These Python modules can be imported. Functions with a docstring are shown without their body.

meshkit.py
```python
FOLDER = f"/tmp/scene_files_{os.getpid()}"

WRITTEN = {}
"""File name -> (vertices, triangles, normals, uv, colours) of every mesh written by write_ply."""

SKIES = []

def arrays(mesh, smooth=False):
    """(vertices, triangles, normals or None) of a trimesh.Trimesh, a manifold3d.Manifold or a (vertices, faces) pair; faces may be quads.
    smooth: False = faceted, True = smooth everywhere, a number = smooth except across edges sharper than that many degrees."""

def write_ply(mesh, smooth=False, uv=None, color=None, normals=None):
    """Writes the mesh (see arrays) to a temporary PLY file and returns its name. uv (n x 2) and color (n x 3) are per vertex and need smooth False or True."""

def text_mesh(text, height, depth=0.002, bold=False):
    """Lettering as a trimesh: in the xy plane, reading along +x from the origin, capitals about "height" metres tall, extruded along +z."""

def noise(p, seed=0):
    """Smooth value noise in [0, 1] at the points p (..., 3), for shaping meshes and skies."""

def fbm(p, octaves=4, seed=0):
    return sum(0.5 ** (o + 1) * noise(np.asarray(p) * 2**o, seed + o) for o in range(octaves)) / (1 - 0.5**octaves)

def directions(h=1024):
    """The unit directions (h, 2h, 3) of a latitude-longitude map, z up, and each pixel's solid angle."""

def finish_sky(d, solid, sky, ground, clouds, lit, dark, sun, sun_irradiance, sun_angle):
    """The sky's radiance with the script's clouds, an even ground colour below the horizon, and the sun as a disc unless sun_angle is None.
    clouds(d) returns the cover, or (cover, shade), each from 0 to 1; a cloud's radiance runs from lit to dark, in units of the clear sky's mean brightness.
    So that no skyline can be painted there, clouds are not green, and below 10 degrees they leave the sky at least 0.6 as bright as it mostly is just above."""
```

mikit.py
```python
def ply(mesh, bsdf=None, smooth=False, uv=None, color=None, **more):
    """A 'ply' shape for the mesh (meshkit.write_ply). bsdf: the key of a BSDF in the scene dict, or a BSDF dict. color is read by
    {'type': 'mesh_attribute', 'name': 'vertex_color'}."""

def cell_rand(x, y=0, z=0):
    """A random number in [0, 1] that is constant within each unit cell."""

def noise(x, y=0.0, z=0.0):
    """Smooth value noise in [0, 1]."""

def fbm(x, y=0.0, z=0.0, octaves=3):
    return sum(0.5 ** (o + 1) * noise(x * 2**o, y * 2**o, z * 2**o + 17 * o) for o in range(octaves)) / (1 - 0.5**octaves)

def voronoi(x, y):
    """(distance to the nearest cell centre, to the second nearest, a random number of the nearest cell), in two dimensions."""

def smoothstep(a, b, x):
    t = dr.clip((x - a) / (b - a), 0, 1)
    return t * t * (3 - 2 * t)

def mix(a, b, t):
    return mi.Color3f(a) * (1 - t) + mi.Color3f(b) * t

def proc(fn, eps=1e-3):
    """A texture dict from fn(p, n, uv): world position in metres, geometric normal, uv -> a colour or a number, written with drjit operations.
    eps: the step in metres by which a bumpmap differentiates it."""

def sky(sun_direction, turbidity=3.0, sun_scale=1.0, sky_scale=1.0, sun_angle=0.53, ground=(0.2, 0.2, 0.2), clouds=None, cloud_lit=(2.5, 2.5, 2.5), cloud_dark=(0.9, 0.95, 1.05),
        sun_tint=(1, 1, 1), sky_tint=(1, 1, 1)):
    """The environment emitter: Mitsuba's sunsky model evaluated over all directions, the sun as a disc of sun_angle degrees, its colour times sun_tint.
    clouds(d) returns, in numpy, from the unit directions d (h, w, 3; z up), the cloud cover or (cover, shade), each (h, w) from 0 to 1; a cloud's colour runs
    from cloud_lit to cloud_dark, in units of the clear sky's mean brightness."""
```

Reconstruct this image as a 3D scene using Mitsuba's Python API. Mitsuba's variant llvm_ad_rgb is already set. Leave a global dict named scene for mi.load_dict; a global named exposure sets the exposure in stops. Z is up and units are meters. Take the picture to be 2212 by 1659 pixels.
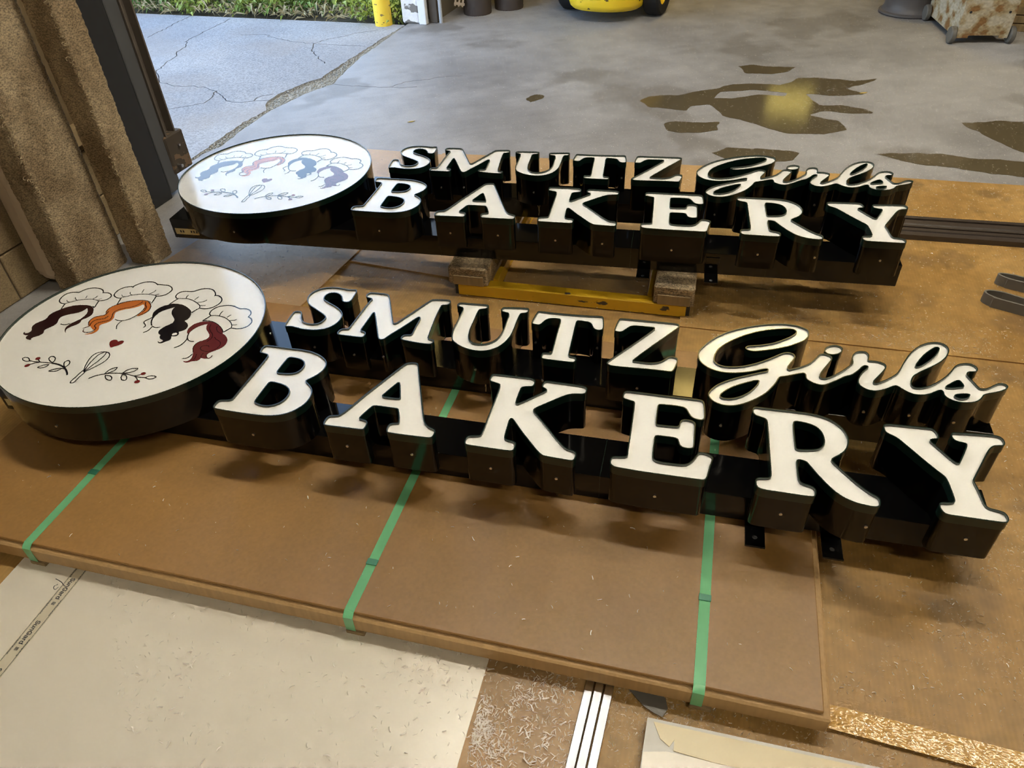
import math, numpy as np, trimesh, drjit as dr, mitsuba as mi, mikit, meshkit
from mikit import proc, noise, fbm, voronoi, smoothstep, mix
from shapely.geometry import Polygon, LineString, Point, MultiPolygon, box as sbox
from shapely.ops import unary_union
T = mi.ScalarTransform4f
scene, labels = {}, {}
K = 1.14          # the plan below is written in survey units of 1.14 m; every mesh is scaled to metres as it is added

# ------------------------------------------------------------------ camera
PITCH, ROLL, FOCAL, EYE = 0.692090, -0.052500, 1580.0, 1.417
fwd = np.array([0, math.cos(PITCH), -math.sin(PITCH)]); rgt = np.array([1.0, 0, 0]); upv = np.cross(rgt, fwd)
rgt, upv = math.cos(ROLL) * rgt + math.sin(ROLL) * upv, -math.sin(ROLL) * rgt + math.cos(ROLL) * upv
eye = np.array([0, 0, EYE]) * K
scene['camera'] = {'type': 'perspective', 'fov': math.degrees(2 * math.atan(1106 / FOCAL)), 'fov_axis': 'x', 'near_clip': 0.05, 'far_clip': 200.0,
                   'to_world': T().look_at(origin=eye.tolist(), target=(eye + fwd).tolist(), up=upv.tolist())}

# ------------------------------------------------------------------ light
exposure = 0.35
SUN = (0.72, -0.34, 0.60)         # the sun stands behind the building: the yard lies in its shade, under blue sky with a bank of sunlit cloud low over the yard
def cloud_cover(d):
    p = np.stack([d[..., 0] * 2.2, d[..., 1] * 2.2, d[..., 2] * 5.0], -1)
    f = meshkit.fbm(p + 11.3, octaves=5, seed=4)
    az, el = np.degrees(np.arctan2(d[..., 0], d[..., 1])), np.degrees(np.arcsin(np.clip(d[..., 2], -1, 1)))
    bank = np.exp(-((el - 6) / 20.0) ** 2) * np.exp(-((az + 42) / 24.0) ** 2)
    return np.clip((f - 0.62) * 3.0, 0, 1) * 0.5 + np.clip((bank + 0.8 * (f - 0.5) - 0.30) * 4.0, 0, 1), np.clip((f - 0.6) * 2, 0, 1)
scene['sky'] = mikit.sky(SUN, turbidity=3.0, sun_scale=0.0, sky_scale=28.0, sky_tint=(1.25, 1.02, 0.86), clouds=cloud_cover, cloud_lit=(2.3, 2.15, 1.9), cloud_dark=(1.1, 1.12, 1.15), ground=(0.25, 0.25, 0.25))
LAMP_MAIN = (158.0, 145.0, 120.0)     # the narrow tube lamps over the signs
LAMP_SIDE = (92.0, 81.0, 61.0)
LAMP_AMBER = (17.0, 12.0, 3.6)
WINDOW_YELLOW = (5.5, 4.3, 1.0)


# ------------------------------------------------------------------ outlines measured in the signs' own plane (units of 0.2 mm of the plan): letters, artwork, screws (depth, x, y, direction)
LETTERS = {
    'S': ('2124,361 2109,389 2094,553 2090,691 2102,720 2141,733 2180,734 2213,713 2230,684 2263,605 2296,548 2333,507 2382,480 2438,469 2507,473 2560,496 2595,544 2609,609 2606,661 2574,692 2510,739 2420,793 2329,848 2245,899 2194,950 2160,1000 2133,1052 2118,1100 2114,1157 2127,1228 2154,1285 2197,1340 2258,1383 2335,1408 2430,1425 2499,1421 2571,1411 2643,1400 2699,1409 2749,1418 2776,1394 2789,1355 2793,1282 2801,1169 2795,1107 2770,1074 2734,1066 2693,1072 2661,1100 2641,1152 2608,1203 2573,1237 2528,1264 2483,1275 2438,1271 2395,1246 2373,1208 2367,1155 2381,1101 2398,1081 2436,1055 2498,1021 2585,975 2672,925 2741,872 2799,807 2830,749 2842,688 2842,614 2827,534 2791,461 2733,395 2657,356 2573,333 2483,324 2392,328 2300,347 2229,362 2177,350 2145,344',),
    'M': ('2967,1272 2960,1300 2969,1351 3001,1378 3092,1386 3203,1387 3266,1379 3298,1352 3336,1285 3471,995 3601,717 3623,691 3653,707 3715,846 3807,1041 3900,1247 3948,1349 3983,1367 4102,1384 4189,1395 4231,1378 4249,1345 4250,1302 4230,1263 4194,1250 4152,1239 4144,1213 4152,978 4175,715 4201,463 4213,437 4247,427 4292,419 4308,395 4309,358 4289,323 4263,310 4142,308 3983,323 3864,341 3839,365 3832,405 3848,449 3876,467 3940,476 3952,500 3949,570 3942,726 3943,860 3934,885 3914,898 3880,835 3812,689 3743,552 3673,423 3625,313 3590,291 3557,295 3531,321 3492,397 3406,576 3311,773 3260,874 3243,892 3238,863 3235,719 3231,571 3229,459 3244,442 3278,438 3319,414 3330,378 3331,329 3312,298 3275,291 3131,293 2970,295 2940,312 2925,339 2927,391 2944,427 2970,441 3035,450 3041,484 3050,672 3060,964 3073,1181 3088,1210 3061,1230 3001,1241',),
    'U': ('4360,1271 4358,1298 4372,1333 4392,1350 4460,1354 4644,1362 4754,1368 4792,1364 4819,1331 4816,1298 4799,1268 4768,1249 4717,1232 4703,1211 4702,1155 4706,1010 4708,877 4712,737 4725,631 4742,557 4765,513 4799,476 4841,450 4890,440 4940,445 4989,457 5038,487 5083,533 5116,586 5138,658 5150,748 5152,857 5145,1027 5142,1171 5124,1210 5085,1219 5047,1227 5012,1248 5005,1273 5011,1311 5030,1344 5077,1352 5195,1368 5313,1381 5373,1381 5397,1353 5400,1312 5388,1273 5361,1247 5315,1239 5301,1220 5297,1136 5297,983 5299,853 5295,725 5275,616 5243,515 5192,421 5125,353 5052,309 4978,287 4899,284 4804,298 4715,328 4632,374 4570,424 4535,461 4506,533 4484,626 4475,734 4477,866 4473,1020 4471,1199 4453,1230 4418,1244 4378,1253',),
    'T': ('5495,1033 5493,1068 5504,1193 5520,1311 5533,1334 5580,1337 5730,1332 5907,1333 6082,1338 6255,1348 6397,1365 6427,1360 6445,1331 6461,1242 6477,1145 6478,1076 6466,1044 6435,1027 6402,1023 6366,1036 6339,1061 6317,1116 6295,1162 6269,1183 6221,1194 6163,1199 6117,1199 6103,1180 6100,1127 6106,959 6114,749 6122,545 6128,410 6153,401 6203,397 6227,384 6237,359 6236,315 6223,281 6198,272 6101,270 5965,271 5845,273 5806,279 5782,301 5775,336 5777,390 5794,413 5832,419 5879,418 5891,439 5891,512 5883,726 5876,967 5875,1152 5864,1186 5838,1196 5775,1192 5725,1179 5684,1148 5659,1098 5638,1033 5603,1002 5556,1004 5506,1020',),
    'Z': ('6623,1062 6629,1171 6651,1316 6664,1350 6691,1361 6759,1364 6929,1366 7154,1371 7376,1376 7432,1371 7467,1348 7472,1309 7455,1272 7391,1172 7293,1016 7197,871 7103,721 7011,573 6953,469 6945,450 6961,449 7024,447 7129,445 7206,458 7266,488 7315,532 7343,573 7367,608 7397,627 7439,630 7482,612 7497,579 7493,513 7478,424 7462,361 7445,320 7410,309 7297,312 7142,310 6936,298 6753,292 6674,295 6634,318 6615,340 6621,368 6656,427 6722,533 6836,703 6975,920 7070,1070 7137,1180 7143,1210 7128,1222 7056,1219 6944,1218 6877,1214 6835,1194 6800,1153 6768,1098 6735,1048 6697,1036 6646,1042',),
    'B': ('2078,-260 2069,-235 2060,-164 2073,-121 2107,-104 2229,-103 2448,-108 2619,-107 2754,-121 2873,-158 2973,-210 3041,-268 3084,-335 3100,-406 3093,-488 3064,-566 3018,-640 2977,-690 2971,-715 3001,-739 3063,-785 3119,-844 3154,-917 3169,-1005 3162,-1106 3123,-1201 3066,-1287 2978,-1358 2869,-1400 2763,-1421 2612,-1429 2416,-1429 2215,-1425 2092,-1418 2055,-1396 2046,-1363 2044,-1299 2062,-1262 2094,-1247 2194,-1225 2210,-1197 2211,-1143 2215,-935 2223,-682 2228,-457 2226,-327 2210,-300 2186,-292 2133,-282 2090,-274', '2522,-307 2559,-296 2646,-300 2716,-322 2766,-357 2792,-402 2801,-462 2791,-526 2765,-574 2721,-600 2662,-614 2584,-624 2530,-624 2516,-608 2513,-566 2515,-441', '2516,-825 2551,-812 2646,-823 2739,-847 2814,-891 2852,-941 2867,-1018 2862,-1086 2838,-1146 2799,-1192 2745,-1225 2690,-1241 2618,-1238 2551,-1218 2522,-1201 2518,-1158 2515,-1005',),
    'A': ('3529,-1414 3519,-1380 3518,-1312 3535,-1267 3573,-1251 3635,-1237 3656,-1217 3686,-1164 3737,-1035 3821,-797 3940,-509 4042,-256 4085,-156 4112,-121 4155,-106 4215,-94 4253,-112 4273,-146 4362,-359 4496,-679 4602,-933 4666,-1079 4700,-1145 4736,-1189 4775,-1217 4823,-1233 4862,-1255 4876,-1282 4877,-1322 4874,-1367 4855,-1395 4816,-1403 4648,-1408 4471,-1412 4333,-1409 4308,-1384 4294,-1336 4293,-1285 4309,-1252 4341,-1237 4392,-1227 4396,-1209 4362,-1117 4314,-1010 4296,-992 4204,-994 4090,-991 4008,-994 3986,-1014 3951,-1112 3915,-1225 3925,-1241 3968,-1246 4010,-1258 4039,-1284 4044,-1314 4047,-1364 4042,-1406 4012,-1422 3895,-1424 3713,-1429 3554,-1432', '4139,-519 4158,-538 4208,-667 4260,-803 4231,-806 4134,-810 4049,-810 4036,-795 4054,-742 4099,-619',),
    'K': ('5244,-266 5239,-214 5246,-153 5271,-131 5399,-127 5625,-127 5759,-127 5802,-154 5818,-198 5818,-243 5807,-280 5774,-295 5683,-317 5673,-351 5670,-452 5669,-541 5670,-611 5686,-627 5707,-610 5789,-529 5877,-435 5966,-340 5979,-315 5957,-297 5925,-280 5908,-255 5907,-215 5920,-167 5941,-145 5999,-142 6147,-147 6330,-152 6425,-160 6462,-189 6467,-244 6460,-290 6436,-315 6359,-326 6291,-342 6239,-371 6165,-435 6045,-550 5938,-651 5908,-694 5914,-724 5992,-808 6128,-965 6261,-1126 6345,-1214 6392,-1257 6441,-1271 6488,-1280 6520,-1311 6524,-1356 6519,-1402 6502,-1437 6471,-1442 6321,-1437 6176,-1430 6139,-1414 6083,-1365 5986,-1257 5848,-1099 5731,-952 5695,-905 5677,-903 5669,-943 5674,-1034 5681,-1201 5692,-1240 5720,-1251 5783,-1258 5826,-1279 5834,-1306 5836,-1353 5831,-1401 5803,-1425 5724,-1429 5521,-1429 5316,-1427 5274,-1424 5252,-1392 5244,-1345 5250,-1295 5271,-1270 5322,-1257 5388,-1244 5402,-1216 5405,-1126 5402,-933 5404,-668 5402,-436 5398,-337 5379,-315 5323,-303 5266,-285',),
    'E': ('6897,-281 6896,-239 6902,-185 6926,-155 6961,-150 7111,-148 7291,-152 7527,-151 7702,-150 7807,-150 7845,-173 7857,-248 7866,-354 7870,-450 7860,-491 7833,-514 7794,-515 7754,-507 7713,-485 7682,-434 7656,-368 7631,-337 7596,-325 7538,-320 7451,-322 7352,-327 7331,-340 7330,-413 7330,-546 7335,-667 7347,-677 7392,-677 7477,-673 7561,-667 7580,-657 7586,-626 7594,-573 7615,-541 7653,-529 7710,-531 7750,-551 7768,-582 7769,-658 7771,-800 7772,-938 7765,-979 7745,-998 7713,-1006 7670,-1006 7631,-994 7604,-963 7593,-917 7580,-879 7551,-864 7491,-863 7408,-865 7358,-866 7340,-880 7341,-966 7341,-1087 7344,-1205 7357,-1237 7391,-1257 7467,-1265 7573,-1263 7652,-1259 7704,-1241 7744,-1202 7774,-1150 7798,-1091 7822,-1046 7848,-1030 7897,-1036 7945,-1054 7973,-1080 7979,-1109 7965,-1173 7947,-1268 7926,-1408 7896,-1450 7840,-1452 7561,-1455 7239,-1456 6950,-1444 6909,-1415 6898,-1394 6893,-1364 6891,-1334 6901,-1293 6926,-1276 6980,-1269 7050,-1255 7064,-1237 7058,-1143 7057,-940 7052,-644 7047,-386 7042,-348 7030,-334 6981,-323 6919,-304',),
    'R': ('8393,-264 8392,-220 8404,-173 8429,-157 8576,-157 8785,-155 8991,-154 9126,-171 9225,-206 9306,-271 9366,-343 9400,-430 9412,-509 9406,-580 9383,-664 9341,-741 9284,-801 9229,-850 9206,-881 9217,-909 9257,-963 9340,-1071 9421,-1172 9502,-1257 9556,-1302 9601,-1323 9623,-1357 9624,-1408 9614,-1452 9614,-1443 9589,-1477 9536,-1484 9505,-1482 9389,-1468 9275,-1419 9191,-1350 9109,-1244 9026,-1116 8958,-999 8941,-969 8897,-950 8869,-949 8849,-964 8848,-1002 8850,-1095 8853,-1205 8861,-1267 8890,-1288 8951,-1302 8993,-1320 9014,-1356 9011,-1404 8999,-1450 8971,-1467 8880,-1470 8697,-1468 8512,-1466 8450,-1457 8419,-1427 8410,-1389 8411,-1339 8424,-1305 8453,-1290 8516,-1282 8554,-1270 8567,-1244 8567,-1143 8560,-906 8555,-606 8550,-397 8538,-354 8489,-333 8420,-314', '8851,-338 8886,-329 8980,-340 9058,-367 9108,-415 9136,-482 9147,-551 9145,-622 9128,-675 9092,-722 9045,-749 8953,-771 8888,-782 8847,-780 8845,-651 8843,-498 8844,-371',),
    'Y': ('9797,-247 9806,-207 9829,-184 9878,-174 10062,-168 10264,-161 10318,-161 10345,-194 10363,-243 10366,-295 10351,-328 10312,-340 10276,-353 10266,-373 10276,-397 10337,-492 10411,-607 10458,-671 10487,-671 10509,-622 10565,-502 10614,-386 10618,-355 10603,-347 10540,-339 10500,-311 10487,-261 10493,-223 10513,-195 10544,-187 10725,-167 10923,-152 10987,-155 11018,-188 11025,-239 11020,-281 10998,-310 10948,-320 10900,-335 10860,-373 10810,-454 10710,-650 10623,-820 10582,-898 10581,-931 10594,-1010 10605,-1124 10612,-1228 10632,-1267 10682,-1278 10738,-1288 10774,-1306 10788,-1345 10788,-1395 10767,-1432 10729,-1447 10568,-1448 10395,-1447 10249,-1447 10210,-1438 10181,-1402 10170,-1353 10174,-1310 10197,-1285 10241,-1276 10308,-1265 10330,-1237 10329,-1189 10323,-1065 10311,-948 10300,-908 10242,-840 10139,-706 10034,-557 9975,-477 9937,-422 9896,-383 9847,-355 9807,-324',),
    'G': ('7737,675 7732,749 7745,827 7785,911 7855,1040 7955,1170 8087,1301 8237,1403 8387,1487 8538,1551 8689,1597 8802,1620 8914,1621 9002,1603 9081,1563 9122,1523 9129,1457 9121,1390 9087,1318 9041,1258 8965,1192 8854,1108 8708,1030 8563,966 8454,929 8383,920 8332,942 8314,976 8322,1003 8354,1035 8420,1053 8529,1086 8676,1158 8787,1244 8886,1334 8940,1403 8964,1447 8952,1485 8923,1507 8872,1507 8760,1481 8610,1430 8460,1356 8311,1255 8164,1123 8055,999 7991,898 7951,777 7939,688 7944,628 7977,580 8042,550 8134,549 8239,575 8345,621 8451,686 8558,767 8667,860 8740,930 8798,972 8855,982 8904,966 8926,921 8921,877 8889,804 8835,692 8823,648 8839,628 8863,641 8928,680 9026,746 9093,806 9155,901 9201,986 9236,1028 9284,1037 9346,1013 9370,976 9362,925 9334,865 9269,744 9213,626 9191,556 9210,527 9260,537 9342,598 9469,728 9558,845 9604,913 9598,969 9605,1040 9641,1117 9685,1161 9758,1179 9803,1154 9815,1093 9804,1035 9793,989 9830,992 9892,994 9951,973 9986,946 9991,899 9967,835 9904,730 9838,626 9806,576 9806,541 9840,552 9931,621 10034,718 10093,787 10141,883 10193,1010 10266,1159 10347,1297 10443,1417 10542,1498 10635,1536 10720,1536 10772,1493 10791,1418 10774,1330 10719,1213 10641,1109 10521,990 10377,869 10278,764 10243,687 10226,600 10234,562 10267,545 10325,556 10412,600 10506,681 10605,783 10681,883 10740,980 10788,1063 10849,1118 10928,1148 10992,1142 11032,1101 11044,1045 11016,989 10973,974 10923,969 10894,923 10902,868 10939,777 10967,688 10985,664 11042,672 11107,719 11177,787 11239,817 11290,802 11304,763 11285,719 11217,658 11120,606 11034,570 10989,534 10958,469 10898,405 10813,365 10718,351 10636,365 10574,409 10547,470 10553,525 10537,546 10493,520 10410,450 10324,410 10236,400 10161,430 10098,486 10060,531 10032,532 9969,482 9888,423 9803,384 9722,387 9654,429 9616,491 9620,569 9657,676 9710,772 9764,838 9767,864 9747,875 9710,846 9648,746 9562,643 9496,614 9371,499 9249,399 9195,382 9127,395 9069,429 9025,473 9021,524 9020,570 9001,584 8921,545 8817,492 8746,462 8719,448 8677,332 8627,233 8564,122 8475,18 8375,-76 8275,-149 8189,-191 8110,-207 8023,-197 7949,-158 7907,-107 7884,-52 7889,4 7921,76 7981,166 8075,252 8206,345 8344,424 8483,502 8567,541 8586,568 8575,592 8519,568 8414,507 8309,464 8205,432 8101,416 7995,422 7888,461 7815,519 7762,588', '8474,333 8446,336 8378,298 8275,233 8173,158 8099,82 8046,12 8028,-35 8040,-60 8081,-68 8141,-62 8208,-33 8288,25 8363,105 8417,193 8459,279', '10673,1420 10640,1421 10567,1346 10481,1237 10401,1109 10342,994 10336,966 10358,975 10410,1014 10512,1130 10589,1235 10653,1354', '10773,780 10790,748 10807,676 10780,657 10696,631 10621,613 10610,628 10647,666 10716,734', '10683,489 10751,516 10832,531 10830,504 10793,457 10742,434 10697,439 10674,461',),
    'dot': ('9517,1162 9510,1133 9496,1103 9475,1076 9449,1052 9419,1035 9388,1024 9358,1020 9330,1025 9307,1037 9290,1055 9280,1079 9279,1107 9285,1137 9299,1167 9320,1195 9346,1218 9376,1237 9408,1248 9438,1251 9466,1246 9490,1234 9506,1215 9516,1191',),
}
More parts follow.
